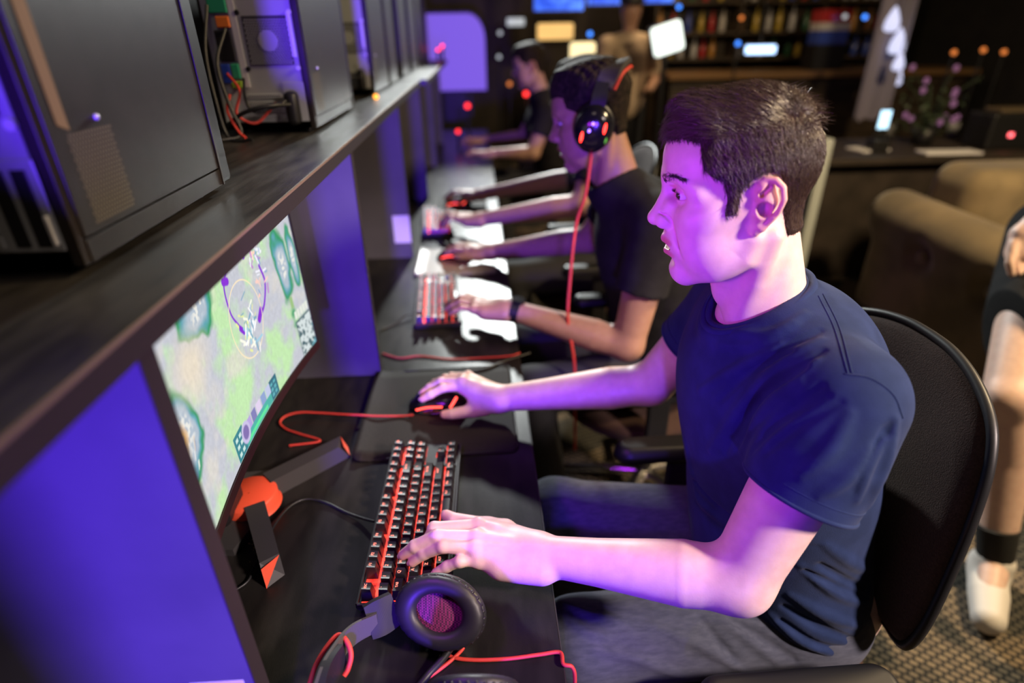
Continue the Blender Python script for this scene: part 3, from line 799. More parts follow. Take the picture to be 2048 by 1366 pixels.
HEM_L = (HA + HB) / 2 + (0, 0.012, 0); HEM_R = SH_R * 0.52 + EL_R * 0.48
DL = (EL_L - SH_L) / np.linalg.norm(EL_L - SH_L); e_ = (HB - HA) / np.linalg.norm(HB - HA); NL = DL - e_ * (DL @ e_); NL /= np.linalg.norm(NL)
DR = (EL_R - SH_R) / np.linalg.norm(EL_R - SH_R)
SLEEVES = ((SH_L, HEM_L, NL, (0.071, 0.074, 0.069), 0.062), (SH_R, HEM_R, DR, (0.064, 0.062, 0.060), 0.054))
for S, H, n_, r, c in SLEEVES:
    sl = sg.blank(); E_ = H + (H - S) * 0.6
    sl.chain([S, S * 0.5 + H * 0.5, H, E_], [r[0], r[1], r[2], r[2]])
    sl.cut(H, n_)
    hole = sg.blank(); hole.chain([H - n_ * 0.012, E_], [c, c]); sl.d = np.maximum(sl.d, -hole.d)
    sg.union(sl, 0.022)
# neckline: hollow above a tilted ring, the cloth rising smoothly to it
def neck_ring(s=1.0, dz=0.0, n=64): return [np.array((0.3735 + 0.0555 * s * math.cos(t), 0.715 + 0.061 * s * math.sin(t), 1.131 + 0.0555 * s * math.cos(t) * 0.60 + dz + 0.011 * math.sin(t) ** 2)) for t in np.linspace(0, 2 * PI, n, endpoint=False)]
rg = sg.blank(); RN_ = neck_ring(1.08, -0.008, 28); rg.chain(RN_ + [RN_[0]], [0.008] * 29)
sg.union(rg, 0.022)
na = np.array((-0.514, 0, 0.857)); nc = np.array((0.374, 0.715, 1.133)); sg.chain([nc - na * 0.020, nc + na * 0.02, nc + na * 0.10], [0.052, 0.058, 0.085], 0.006, '-')
folds = [('-', 0.006, 0.0, [(1528, 865), (1569, 830), (1640, 775)]),
         ('+', 0.009, -0.003, [(1500, 860), (1550, 790), (1630, 720)]), ('+', 0.008, -0.003, [(1478, 900), (1530, 820), (1600, 765)]),
         ('+', 0.008, -0.003, [(1420, 900), (1490, 800), (1570, 720), (1640, 680)]), ('-', 0.005, 0.0, [(1450, 905), (1520, 800), (1600, 735)]),
         ('+', 0.007, -0.003, [(1400, 780), (1470, 740), (1560, 690)]), ('+', 0.006, -0.002, [(1440, 690), (1510, 690), (1590, 650)]),
         ('+', 0.006, -0.002, [(1470, 665), (1540, 668), (1610, 628)]),
         ('+', 0.009, -0.003, [(1700, 830), (1660, 900), (1600, 950)]), ('+', 0.008, -0.003, [(1740, 900), (1690, 960), (1640, 990)]),
         ('-', 0.005, 0.0, [(1770, 860), (1740, 930), (1715, 985)]), ('+', 0.008, -0.003, [(1790, 840), (1775, 920), (1740, 1010)]),
         ('+', 0.009, -0.003, [(1580, 1190), (1650, 1230), (1740, 1260)]), ('-', 0.006, 0.0, [(1570, 1215), (1640, 1255), (1720, 1285)]),
         ('+', 0.010, -0.003, [(1540, 1230), (1600, 1280), (1690, 1320)]), ('+', 0.009, -0.004, [(1650, 1090), (1710, 1130), (1760, 1150)]),
         ('-', 0.005, 0.0, [(1640, 1130), (1700, 1165), (1765, 1185)]), ('+', 0.009, -0.004, [(1600, 1130), (1680, 1190), (1770, 1220)]),
         ('-', 0.0034, 0.0006, [(1472, 900), (1530, 800), (1612, 735)]), ('-', 0.0034, 0.0006, [(1480, 850), (1560, 762), (1645, 702)]), ('-', 0.0032, 0.0006, [(1440, 800), (1500, 745), (1585, 704)]),
         ('-', 0.0034, 0.0006, [(1505, 900), (1565, 838), (1655, 792)]), ('-', 0.0032, 0.0006, [(1530, 905), (1600, 850), (1680, 805)]), ('-', 0.0032, 0.0006, [(1560, 700), (1600, 680), (1640, 662)]),
         ('-', 0.0040, 0.0006, [(1782, 850), (1752, 905), (1722, 960)]), ('+', 0.0060, -0.002, [(1768, 880), (1735, 940), (1715, 1000)]), ('-', 0.0034, 0.0006, [(1610, 1140), (1690, 1180), (1765, 1200)]), ('-', 0.0034, 0.0006, [(1560, 1240), (1640, 1290), (1740, 1300)]),
         ('+', 0.009, -0.004, [(1390, 960), (1400, 1000), (1440, 1040)]), ('+', 0.008, -0.004, [(1370, 880), (1390, 960), (1430, 1010)])]
add_folds(sg, folds)
P, Q = sg.mesh()
shirt = keep(raw('t_shirt', P, Q, M_SHIRT), player)
# ribbed collar laid on the cut neckline, seams stitched on the cloth
sbv = BVHTree.FromPolygons(P.tolist(), Q.tolist())
b = MB()
for s_, tr, dz in ((1.02, 0.0060, 0.004), (1.13, 0.0060, 0.003), (1.22, 0.0016, 0.000)):
    b.tube([Vector(q) for q in neck_ring(s_, dz)], tr, 8, closed=True)
keep(b.build('collar', M_SHIRT), shirt)
for pts in ([(1637, 592), (1670, 660), (1696, 748)], [(1646, 588), (1680, 658), (1704, 746)], [(1690, 748), (1742, 757), (1787, 790), (1806, 836)]):
    sp = [trace(sbv, p[0], p[1]) for p in spline([(x, y, 0) for x, y in pts], 10)]; sp = [Vector(p) for p in sp if p is not None]
    if len(sp) > 2: keep(MB().tube(sp, 0.0011, 6).build('seam', M_SHIRT), shirt)
for S, H, n_, r, c in SLEEVES:                                        # stitched hems follow the cut edge of the cloth
    d = Vector((H - S) / np.linalg.norm(H - S)); nv = Vector(n_); u = d.orthogonal().normalized(); w = d.cross(u); b = MB()
    for back, rr, tr in ((0.003, r[2] - 0.001, 0.0030), (0.020, r[2] + 0.0006, 0.0014)):
        ring = []
        for t in np.linspace(0, 2 * PI, 56, endpoint=False):
            q = Vector(H) + (u * math.cos(t) + w * math.sin(t)) * rr; q = q - d * ((q - Vector(H)).dot(nv) / d.dot(nv)) - d * back; ring.append(q)
        b.tube(ring, tr, 8, closed=True)
    keep(b.build('sleeve_hem', M_SHIRT), shirt)

# jeans and shoes
jg = SDF((0.0, 0.42, 0.02), (0.80, 1.10, 0.80), 0.005)
HIP_L, KN_L, HIP_R, KN_R = np.array((0.535, 0.645, 0.575)), np.array((0.13, 0.610, 0.575)), np.array((0.535, 0.80, 0.575)), np.array((0.13, 0.90, 0.580))
jg.ell((0.515, 0.72, 0.60), (0.120, 0.170, 0.115))
for H, K in ((HIP_L, KN_L), (HIP_R, KN_R)):
    jg.chain([H, H * 0.55 + K * 0.45, K], [0.100, 0.084, 0.068], 0.05)
    A = np.array((0.20, K[1], 0.10)); jg.chain([K, K * 0.5 + A * 0.5 + (0.02, 0, 0), A], [0.066, 0.060, 0.052], 0.03)
jf = [('-', 0.006, 0.0, [(1400, 1236), (1450, 1300), (1500, 1366)]), ('+', 0.009, -0.003, [(1300, 1250), (1400, 1290), (1500, 1350)]),
      ('+', 0.009, -0.003, [(1190, 1300), (1280, 1320), (1380, 1360)]), ('+', 0.008, -0.003, [(1440, 1240), (1500, 1280), (1560, 1330)]),
      ('-', 0.005, 0.0, [(1460, 1240), (1520, 1275), (1590, 1320)]), ('+', 0.008, -0.003, [(1120, 1200), (1180, 1230), (1240, 1240)]),
      ('+', 0.008, -0.003, [(1120, 1225), (1170, 1260), (1210, 1270)]), ('+', 0.009, -0.003, [(1230, 1060), (1290, 1080), (1370, 1085)])]
add_folds(jg, jf)
P, Q = jg.mesh(); keep(raw('jeans', P, Q, M_DENIM), player)
for K in (KN_L, KN_R):
    fg = SDF((0.02, K[1] - 0.08, -0.005), (0.30, K[1] + 0.08, 0.16), 0.005)
    fg.chain([(0.215, K[1], 0.045), (0.11, K[1], 0.042), (0.065, K[1], 0.036)], [0.045, 0.042, 0.034]); fg.cone((0.20, K[1], 0.05), (0.20, K[1], 0.11), 0.045, 0.045, 0.02)
    P, Q = fg.mesh(); P[:, 2] = np.maximum(P[:, 2], 0.002); keep(raw('shoe', P, Q, M_SHOE), player)
# ================================================================== COMPUTERS ON THE SHELF
M_STEEL = noisy(principled('black_powder_steel', (0.020, 0.0155, 0.012), 0.40, spec=0.40), 30, (0.017, 0.013, 0.010), (0.024, 0.019, 0.015), bump=0.12, bscale=1400)
M_GREY = principled('zinc_steel', (0.42, 0.44, 0.44), 0.42, 0.25)
M_DKGREY = principled('dark_grey_mesh', (0.06, 0.06, 0.065), 0.5, 0.3)
M_SILV = principled('bright_steel', (0.8, 0.8, 0.82), 0.3, 0.3)
M_GREEN = principled('green_port', (0.02, 0.30, 0.16), 0.5); M_BLUE = principled('blue_port', (0.02, 0.06, 0.45), 0.5)
M_LIME = principled('lime_port', (0.35, 0.55, 0.05), 0.5); M_ORANGE = principled('orange_port', (0.8, 0.2, 0.03), 0.5)
M_TAN = principled('tan_stripe', (0.26, 0.18, 0.08), 0.75, spec=0.15)
M_VENT = principled('perforated_vent', (0.17, 0.14, 0.09), 0.6)
M_LEDRED = principled('red_led', (0.2, 0.01, 0.01), 0.4, emit=(1.0, 0.03, 0.02), estr=7.0)
M_LEDORANGE = principled('orange_led', (0.2, 0.05, 0.01), 0.4, emit=(1.0, 0.35, 0.04), estr=3.0)

def perforated(x0, x1, z0, z1, y, pitch, r, mb, skew=None, mi=0):
    """honeycomb of little raised rings on a plane y=const (rear faces)"""
    j = 0; z = z0
    while z < z1:
        x = x0 + (pitch / 2 if j % 2 else 0)
        while x < x1:
            mb.add([(x + r * math.cos(a), y, z + r * math.sin(a)) for a in np.linspace(0, 2 * PI, 6, endpoint=False)], [list(range(6))], mi)
            x += pitch
        z += pitch * 0.87; j += 1

def make_pc(y0, label, depth=0.40, tape=False, detail=True, plug=True):  # tape: adds the narrow tan stripe on the side panel
    W, H = 0.190, 0.432; X1 = -0.342; X0 = X1 - W; Z0 = SHZ1 + 0.010; Z1 = Z0 + H; Y1 = y0 + depth
    pc = thing('desktop_computer', label, 'computer', ((X0 + X1) / 2, y0 + depth / 2, SHZ1), 0, 'desktop computers on the shelf'); T = Matrix.Translation(-pc.location)
    P = lambda n, m, mb, par=None: mb.build(n, m, par or pc, T) if par is None else mb.build(n, m, par, T)
    b = MB()                                                            # shell: frame the panels sit in
    b.box((X0, y0, Z0), (X1 - 0.002, y0 + 0.0012, Z1)); b.box((X0, y0, Z0), (X1 - 0.001, Y1 - 0.04, Z0 + 0.012)); b.box((X0, y0, Z1 - 0.012), (X1 - 0.001, Y1 - 0.04, Z1))
    b.box((X0, y0, Z0), (X0 + 0.002, Y1 - 0.04, Z1)); b.box((X0, Y1 - 0.042, Z0), (X1, Y1 - 0.04, Z1)); b.box((X1 - 0.010, y0 - 0.004, Z0), (X1, y0 + 0.006, Z1), 0.001)
    P('case_frame', M_STEEL, b)
    b = MB(); b.box((X1 - 0.004, y0 + 0.006, Z0 + 0.022), (X1 + 0.0015, Y1 - 0.048, Z1 - 0.004), 0.0012); b.box((X1 - 0.002, y0 + 0.006, Z0), (X1 + 0.0008, Y1 - 0.041, Z0 + 0.020), 0.0006)
    b.box((X1 - 0.002, Y1 - 0.046, Z0), (X1 + 0.0025, Y1 - 0.041, Z1), 0.0006)
    sp = P('side_panel', M_STEEL, b)
    if detail:
        v = MB(); j = 0; z = Z0 + 0.030
        while z < Z0 + 0.104:
            y = y0 + 0.028 + (0.0022 if j % 2 else 0)
            while y < y0 + 0.092:
                v.add([(X1 + 0.0017, y + 0.0015 * math.cos(a), z + 0.0015 * math.sin(a)) for a in np.linspace(0, 2 * PI, 6, endpoint=False)], [list(range(6))]); y += 0.0044
            z += 0.0038; j += 1
        sv = v.build('vent', M_VENT, sp); sv.matrix_parent_inverse = Matrix.Identity(4); sv.location = -pc.location
        s = MB(); s.sphere((X1 + 0.002, y0 + 0.075, Z0 + 0.112), 0.0028); o = s.build('screw', M_SILV, sp); o.location = -pc.location
    P('front_bezel', M_BLACK, MB().box((X0 - 0.001, Y1 - 0.040, Z0 - 0.002), (X1 - 0.003, Y1, Z1 + 0.002), 0.006))
    for fx in (X0 + 0.03, X1 - 0.03):
        for fy in (y0 + 0.04, Y1 - 0.07): P('rubber_foot', M_BLACK, MB().cyl((fx, fy, SHZ1), (fx, fy, Z0), 0.012))
    if tape:  # narrow tan stripe laid flat on the side panel near its rear edge
        b = MB(); b.add([(X1 + 0.0018, y0 + 0.020, Z0 + 0.112), (X1 + 0.0018, y0 + 0.034, Z0 + 0.106), (X1 + 0.0018, y0 + 0.036, Z0 + 0.34), (X1 + 0.0018, y0 + 0.018, Z0 + 0.34)], [[0, 1, 2, 3]])
        P('tan_stripe', M_TAN, b)['label'] = 'narrow tan stripe'
    if not detail: return pc
    yf = y0 - 0.0015
    # rear: grey inner plate, fan, ports, slots, power supply plug
    rp = P('rear_plate', M_GREY, MB().box((X0 + 0.006, yf, Z0 + 0.014), (X1 - 0.014, y0, Z1 - 0.01)))
    fc = ((X1 - 0.067), Z0 + 0.166)
    b = MB(); b.box((fc[0] - 0.044, yf - 0.002, fc[1] - 0.044), (fc[0] + 0.044, yf - 0.0008, fc[1] + 0.044))
    g = P('fan_grille', M_DKGREY, b)
    b = MB(); perforated(fc[0] - 0.040, fc[0] + 0.041, fc[1] - 0.040, fc[1] + 0.041, yf - 0.0024, 0.0052, 0.0019, b); o = b.build('grille_holes', M_GREY, g); o.location = -pc.location
    b = MB(); b.cyl((fc[0], yf - 0.002, fc[1]), (fc[0], yf - 0.0032, fc[1]), 0.019, n=28); o = b.build('fan_hub', M_GREY, g); o.location = -pc.location
    for sx in (-1, 1):
        for sz in (-1, 1): b = MB(); b.cyl((fc[0] + sx * 0.050, yf - 0.004, fc[1] + sz * 0.050), (fc[0] + sx * 0.050, yf, fc[1] + sz * 0.050), 0.0045); P('fan_screw', M_SILV if sx > 0 else M_BLACK, b)
    P('bracket_strip', M_SILV, MB().box((X1 - 0.024, yf - 0.005, fc[1] - 0.030), (X1 - 0.017, yf, fc[1] + 0.05), 0.0008))
    io = P('port_shield', M_SILV, MB().box((X0 + 0.058, yf - 0.003, Z0 + 0.082), (X0 + 0.070, yf - 0.001, Z0 + 0.26)))
    for m, z0_, z1_, xa, xb, nm in ((M_GREEN, 0.215, 0.245, 0.020, 0.056, 'keyboard_port'), (M_ORANGE, 0.190, 0.210, 0.030, 0.056, 'video_port'), (M_BLACK, 0.130, 0.186, 0.022, 0.054, 'network_port'),
                                (M_BLUE, 0.090, 0.126, 0.020, 0.038, 'usb_port'), (M_GREEN, 0.098, 0.126, 0.040, 0.056, 'audio_port'), (M_LIME, 0.080, 0.094, 0.034, 0.056, 'line_port')):
        P(nm, m, MB().box((X0 + xa, yf - 0.006, Z0 + z0_), (X0 + xb, yf - 0.001, Z0 + z1_), 0.002))
    for k in range(4):
        z = Z0 + 0.018 + k * 0.0135; b = MB(); b.box((X0 + 0.058, yf - 0.003, z), (X1 - 0.060, yf, z + 0.010), 0.001); sl = P('slot_cover', M_GREY, b)
        b = MB(); perforated(X0 + 0.062, X1 - 0.064, z + 0.003, z + 0.009, yf - 0.0034, 0.0046, 0.0013, b); o = b.build('slot_holes', M_BLACK, sl); o.location = -pc.location
    P('power_supply', M_GREY, MB().box((X1 - 0.056, yf - 0.002, Z0 + 0.014), (X1 - 0.012, yf, Z0 + 0.09), 0.001))
    if not plug:
        for q in (0.050, 0.032): P('slot_opening', M_BLACK, MB().box((X1 - q, yf - 0.0032, Z0 + 0.018), (X1 - q + 0.012, yf - 0.001, Z0 + 0.082), 0.0005))
        P('latch', M_SILV, MB().box((X1 - 0.0185, yf - 0.006, Z0 + 0.020), (X1 - 0.0145, yf - 0.001, Z0 + 0.045), 0.001)); return pc
    b = MB(); b.box((X1 - 0.050, yf - 0.034, Z0 + 0.010), (X1 - 0.024, yf - 0.002, Z0 + 0.074), 0.009, smooth=True); pl = P('power_plug', M_BLACK, b)
    # lead from the plug and the tangle at the ports
    b = MB(); b.tube(spline([(X1 - 0.037, yf - 0.03, Z0 + 0.05), (X1 - 0.07, yf - 0.07, Z0 + 0.052), (X1 - 0.12, yf - 0.075, Z0 + 0.040), (X0 + 0.02, yf - 0.055, Z0 + 0.012), (X0 - 0.03, yf - 0.04, Z0 + 0.004)]), 0.0042)
    P('power_lead', M_BLACK, b)
    return pc

pcs = [make_pc(0.500, 'large black computer case at upper left with a tan stripe on its side panel', 0.350, True, plug=False),
       make_pc(1.335, 'computer case showing its rear fan and coloured ports, second on the shelf', 0.46),
       make_pc(2.175, 'slim sliver of computer case behind the one with coloured ports'),
       make_pc(2.60, 'dark computer case at the end of the first shelf', 0.30, detail=False)]
for i, y in enumerate((3.05, 3.55, 4.05, 4.55)):
    pcs.append(make_pc(y, ['first', 'second', 'third', 'farthest'][i] + ' blurred computer case on the farther shelf length', 0.38, detail=False))
# tangle of leads behind the second computer
rng = np.random.default_rng(3)
WL = [('red', [(-0.500, 1.325, 1.40), (-0.470, 1.29, 1.37), (-0.478, 1.27, 1.33), (-0.45, 1.29, 1.31), (-0.41, 1.31, 1.345)], 'thin red lead looping from the ports of the second computer'),
      ('black', [(-0.485, 1.325, 1.48), (-0.498, 1.28, 1.42), (-0.485, 1.26, 1.35), (-0.470, 1.25, 1.295), (-0.50, 1.22, 1.288)], 'black lead dropping left of the coloured ports'),
      ('black', [(-0.470, 1.325, 1.39), (-0.455, 1.27, 1.36), (-0.44, 1.26, 1.335), (-0.40, 1.28, 1.342), (-0.385, 1.295, 1.35)], 'black lead bridging from the lime port towards the plug'),
      ('red', [(-0.505, 1.325, 1.36), (-0.495, 1.27, 1.335), (-0.475, 1.25, 1.30), (-0.46, 1.24, 1.288)], 'short red lead falling to the shelf at the second computer'),
      ('black', [(-0.51, 1.325, 1.52), (-0.515, 1.28, 1.44), (-0.505, 1.25, 1.36), (-0.49, 1.235, 1.290), (-0.44, 1.22, 1.287)], 'long black lead hanging at the far left of the second computer')]
for c, pts, lab in WL:
    o = MB().tube(spline(pts), 0.0032 if c == 'black' else 0.0028).build('computer_lead', M_BLACK if c == 'black' else M_RED); tag(o, lab, 'cable')
o = MB().sphere((-0.322, 2.05, SHZ1 + 0.008), 0.008).build('indicator_lamp', M_LEDORANGE); tag(o, 'small amber light on the shelf between two computers', 'light')
for k, (px, py) in enumerate(((876, 100), (884, 98), (894, 92))):
    p = aty(px, py, 4.95 - 0.06 * k); p[0] = min(p[0], SHX + 0.02); o = MB().sphere(p, 0.009).cyl((p[0], p[1], SHZ1), (p[0], p[1], p[2] - 0.006), 0.008, mi=1).build('indicator_lamp', [M_LEDRED, M_BLACK])
    tag(o, ['left', 'middle', 'right'][k] + 'most of the three red lights at the far end of the shelf', 'light', 'red lights on the far shelf')

# ================================================================== MONITOR WITH THE GAME
def smooth_noise(h, w, cells, rng):
    g = rng.random((cells + 2, int(cells * w / h) + 2)); y = np.linspace(0, cells, h); x = np.linspace(0, cells * w / h, w)
    yi = np.minimum(y.astype(int), g.shape[0] - 2); xi = np.minimum(x.astype(int), g.shape[1] - 2); fy = (y - yi)[:, None]; fx = (x - xi)[None]
    fy = fy * fy * (3 - 2 * fy); fx = fx * fx * (3 - 2 * fx)
    a = g[yi][:, xi]; b = g[yi][:, xi + 1]; c = g[yi + 1][:, xi]; d = g[yi + 1][:, xi + 1]
    return (a * (1 - fx) + b * fx) * (1 - fy) + (c * (1 - fx) + d * fx) * fy

def game_picture(w=420, h=240):
    """a made-up top-down arena: pale paths, mossy banks, violet spell trails, a status bar and a small map"""
    rng = np.random.default_rng(21)
    n = sum(smooth_noise(h, w, c, rng) / (1.7 ** i) for i, c in enumerate((4, 8, 16, 34))); n = (n - n.min()) / (n.max() - n.min())
    n2 = sum(smooth_noise(h, w, c, rng) / (1.6 ** i) for i, c in enumerate((5, 11, 23))); n2 = (n2 - n2.min()) / (n2.max() - n2.min())
    fine = smooth_noise(h, w, 60, rng)
    U, Vv = np.meshgrid(np.linspace(0, 1, w), np.linspace(0, 1, h)); asp = w / h
    img = np.zeros((h, w, 3)); lav = np.array((0.52, 0.54, 0.60)); grn = np.array((0.50, 0.76, 0.40)); pale = np.array((0.70, 0.66, 0.58))
    t = np.clip((n - 0.44) * 3, 0, 1)[..., None]; img[:] = lav * (1 - t) + grn * t
    t = np.clip((n2 - 0.62) * 4, 0, 1)[..., None]; img = img * (1 - t * 0.7) + pale * t * 0.7
    def put(mask, col, a=1.0):
        nonlocal img
        m = (np.clip(mask, 0, 1) * a)[..., None]; img = img * (1 - m) + np.array(col) * m
    def bank(cx, cy, rx, ry):
        d = np.sqrt(((U - cx) / rx) ** 2 + ((Vv - cy) / ry) ** 2) + (n2 - 0.5) * 0.9
        put((1.05 - d) * 6, (0.02, 0.30, 0.12)); put((0.86 - d) * 6, (0.10, 0.34, 0.42)); put((0.70 - d) * 5, (0.42, 0.50, 0.58)); put((0.45 - d) * 5 * (fine > 0.5), (0.75, 0.75, 0.70))
    bank(0.05, 0.42, 0.13, 0.22); bank(0.34, 0.80, 0.13, 0.13); bank(0.885, 0.60, 0.055, 0.30); bank(0.97, 0.62, 0.03, 0.22); bank(0.02, 0.86, 0.05, 0.10)
    put(1.4 - np.sqrt(((U - 0.08) / 0.02) ** 2 + ((Vv - 0.44) / 0.05) ** 2), (1.0, 0.55, 0.15))
    put(1.3 - np.sqrt(((U - 0.22) / 0.11) ** 2 + ((Vv - 0.62) / 0.13) ** 2), (0.78, 0.68, 0.52), 0.8)
    img *= (0.95 + 0.10 * fine)[..., None] * (0.96 + 0.08 * smooth_noise(h, w, 90, rng))[..., None]
    def line(pts, wd, col, a=1.0):
        P = spline([(x, y, 0) for x, y in pts], 14); d = np.full(U.shape, 9.0)
        for i in range(len(P) - 1):
            ax, ay, bx, by = P[i][0] * asp, P[i][1], P[i + 1][0] * asp, P[i + 1][1]; ex, ey = bx - ax, by - ay; L = ex * ex + ey * ey + 1e-9
            s = np.clip(((U * asp - ax) * ex + (Vv - ay) * ey) / L, 0, 1); d = np.minimum(d, (U * asp - ax - s * ex) ** 2 + (Vv - ay - s * ey) ** 2)
        put((wd - np.sqrt(d)) / 0.006 + 0.5, col, a)
    vio = (0.22, 0.02, 0.62)
    line([(0.53, 0.52), (0.50, 0.62), (0.51, 0.76), (0.58, 0.82), (0.66, 0.83)], 0.007, vio); line([(0.66, 0.46), (0.71, 0.50), (0.75, 0.60), (0.74, 0.70)], 0.009, vio)
    line([(0.51, 0.77), (0.53, 0.76)], 0.020, vio); line([(0.655, 0.455), (0.68, 0.49)], 0.020, vio); line([(0.53, 0.51), (0.545, 0.48)], 0.016, vio); line([(0.65, 0.86), (0.66, 0.80)], 0.014, vio)
    d = np.abs(np.sqrt(((U - 0.58) / 0.105) ** 2 + ((Vv - 0.52) / 0.20) ** 2) - 1); put(1.2 - d * 42, (0.95, 0.78, 0.50))
    for k in range(46):
        a, b, ln, an = 0.58 + rng.normal(0, 0.03), 0.47 + rng.normal(0, 0.06), rng.uniform(0.02, 0.07), rng.uniform(0, 6.3)
        line([(a, b), (a + ln * math.cos(an) / asp, b + ln * math.sin(an))], rng.uniform(0.003, 0.008), [(1, 1, 1), (0.8, 0.85, 0.3), (0.3, 0.6, 0.75), (0.95, 0.95, 0.8), (0.15, 0.35, 0.5)][k % 5], 0.9)
    for k in range(40):
        a, b, an = 0.73 + rng.normal(0, 0.03), 0.76 + rng.normal(0, 0.09), rng.uniform(0, 6.3); ln = rng.uniform(0.02, 0.05)
        line([(a, b), (a + ln * math.cos(an) / asp, b + ln * math.sin(an))], rng.uniform(0.003, 0.008), [(1, 0.6, 0.5), (0.2, 0.35, 0.6), (0.9, 0.9, 1), (0.5, 0.2, 0.6)][k % 4], 0.9)
    for k in range(60):
        a, b, an = 0.03 + abs(rng.normal(0, 0.04)), 0.35 + rng.normal(0, 0.05), 1.1; ln = rng.uniform(0.02, 0.06)
        line([(a, b), (a + ln * math.cos(an) / asp, b + ln * math.sin(an))], 0.003, [(1, 0.95, 0.85), (0.2, 0.3, 0.5), (0.7, 0.5, 0.3)][k % 3], 0.9)
    def rect(u0, u1, v0, v1, col, a=1.0): put(((U > u0) & (U < u1) & (Vv > v0) & (Vv < v1)).astype(float), col, a)
    rect(0.30, 0.37, 0.0, 0.14, (0.03, 0.22, 0.26)); rect(0.37, 0.60, 0.0, 0.055, (0.06, 0.42, 0.36)); rect(0.39, 0.56, 0.012, 0.03, (0.10, 0.75, 0.32)); rect(0.60, 0.66, 0.0, 0.12, (0.02, 0.14, 0.20))
    for k in range(5): rect(0.40 + 0.042 * k, 0.435 + 0.042 * k, 0.058, 0.115, [(0.45, 0.35, 0.70), (0.20, 0.20, 0.45), (0.70, 0.60, 0.80), (0.25, 0.35, 0.60), (0.5, 0.55, 0.75)][k])
    for k in range(2):
        for j in range(3): rect(0.312 + 0.026 * k, 0.328 + 0.026 * k, 0.02 + 0.04 * j, 0.04 + 0.04 * j, (0.55, 0.75, 0.70)); rect(0.608 + 0.024 * k, 0.624 + 0.024 * k, 0.02 + 0.03 * j, 0.04 + 0.03 * j, (0.10, 0.40, 0.45))
    d = np.sqrt(((U - 0.385) * asp) ** 2 + (Vv - 0.075) ** 2); put((0.060 - d) / 0.008, (0.55, 0.50, 0.75)); put((0.040 - d) / 0.008, (0.20, 0.15, 0.40))
    rect(0.885, 1.0, 0.0, 0.235, (0.05, 0.12, 0.14)); m = ((U > 0.89) & (Vv < 0.225)); put(m * (fine > 0.40), (0.62, 0.70, 0.70)); put(m * (n2 > 0.60), (0.16, 0.42, 0.50))
    for k in range(5): rect(0.89 + 0.022 * k, 0.906 + 0.022 * k, 0.25, 0.30, (0.75, 0.78, 0.70)); rect(0.88, 0.90, 0.33, 0.40, (0.3, 0.5, 0.2), 0.6)
    return np.clip(img, 0, 1)

M_SCREEN = bpy.data.materials.new('lit_screen'); M_SCREEN.use_nodes = True
_b = M_SCREEN.node_tree.nodes['Principled BSDF']; _a = nd(M_SCREEN, 'ShaderNodeAttribute', attribute_name='tint')
_b.inputs['Base Color'].default_value = (0.01, 0.01, 0.01, 1); _b.inputs['Roughness'].default_value = 0.45
lk(M_SCREEN, _a.outputs['Color'], _b.inputs['Emission Color']); _b.inputs['Emission Strength'].default_value = 1.08
M_ORNG = principled('orange_red_plastic', (0.75, 0.085, 0.035), 0.45)
M_MON = principled('monitor_black', (0.014, 0.012, 0.013), 0.38)
M_BEZ = principled('dark_red_bezel', (0.022, 0.006, 0.007), 0.4)
M_FOOT = principled('charcoal_stand', (0.040, 0.038, 0.038), 0.5)

mon = thing('monitor', 'curved gaming monitor showing a bright green arena, red trimmed stand', 'monitor', (-0.43, 0.755, DZ)); MT = Matrix.Translation(-mon.location)
MX, MY, MW, MZ0, MH, RAD = -0.331, 0.755, 0.520, 0.945, 0.293, 1.65
def mpt(u, v, off=0.0):                                               # u across (0 near camera), v up
    s = (u - 0.5) * MW; a = s / RAD; tilt = (v - 0.5) * MH * 0.03
    return (MX - (RAD * (math.cos(a) - math.cos(MW / 2 / RAD))) - off - tilt, MY + RAD * math.sin(a), MZ0 + v * MH)
pic = game_picture(); hh, ww = pic.shape[:2]
V = np.array([mpt(i / (ww - 1), j / (hh - 1), 0.0) for j in range(hh) for i in range(ww)]) - np.array(mon.location)
I = np.arange(hh * ww).reshape(hh, ww); Fq = np.stack([I[:-1, :-1], I[:-1, 1:], I[1:, 1:], I[1:, :-1]], -1).reshape(-1, 4)
c4 = np.concatenate([pic.reshape(-1, 3), np.ones((hh * ww, 1))], 1)
raw('screen', V, Fq, M_SCREEN, mon, col=c4)['label'] = 'lit screen with a green arena view and violet trails'
def curved_slab(u0, u1, v0, v1, o0, o1, n=24):
    b = MB(); V = []
    for i in range(n + 1):
        u = u0 + (u1 - u0) * i / n
        V += [mpt(u, v0, o0), mpt(u, v1, o0), mpt(u, v1, o1), mpt(u, v0, o1)]
    F = [[4 * i + k, 4 * i + (k + 1) % 4, 4 * i + 4 + (k + 1) % 4, 4 * i + 4 + k] for i in range(n) for k in range(4)] + [[0, 1, 2, 3], [4 * n + 3, 4 * n + 2, 4 * n + 1, 4 * n]]
    return b.add(V, F)
b = curved_slab(-0.012, 1.012, -0.055, 1.03, 0.0015, 0.030); b.build('housing', M_MON, mon, MT)
curved_slab(-0.012, 1.012, -0.055, -0.004, -0.002, 0.002).build('lower_bezel', M_BEZ, mon, MT)
for q in ((-0.012, -0.002), (1.002, 1.012)): curved_slab(q[0], q[1], -0.03, 1.03, -0.0015, 0.002, 2).build('side_bezel', M_MON, mon, MT)
b = MB(); b.box((-0.455, 0.715, 0.76), (-0.425, 0.795, 1.15), 0.012); b.box((-0.43, 0.70, 1.02), (-0.365, 0.81, 1.13), 0.01); b.build('neck', M_MON, mon, MT)
cr = atz(497, 985, 0.775)
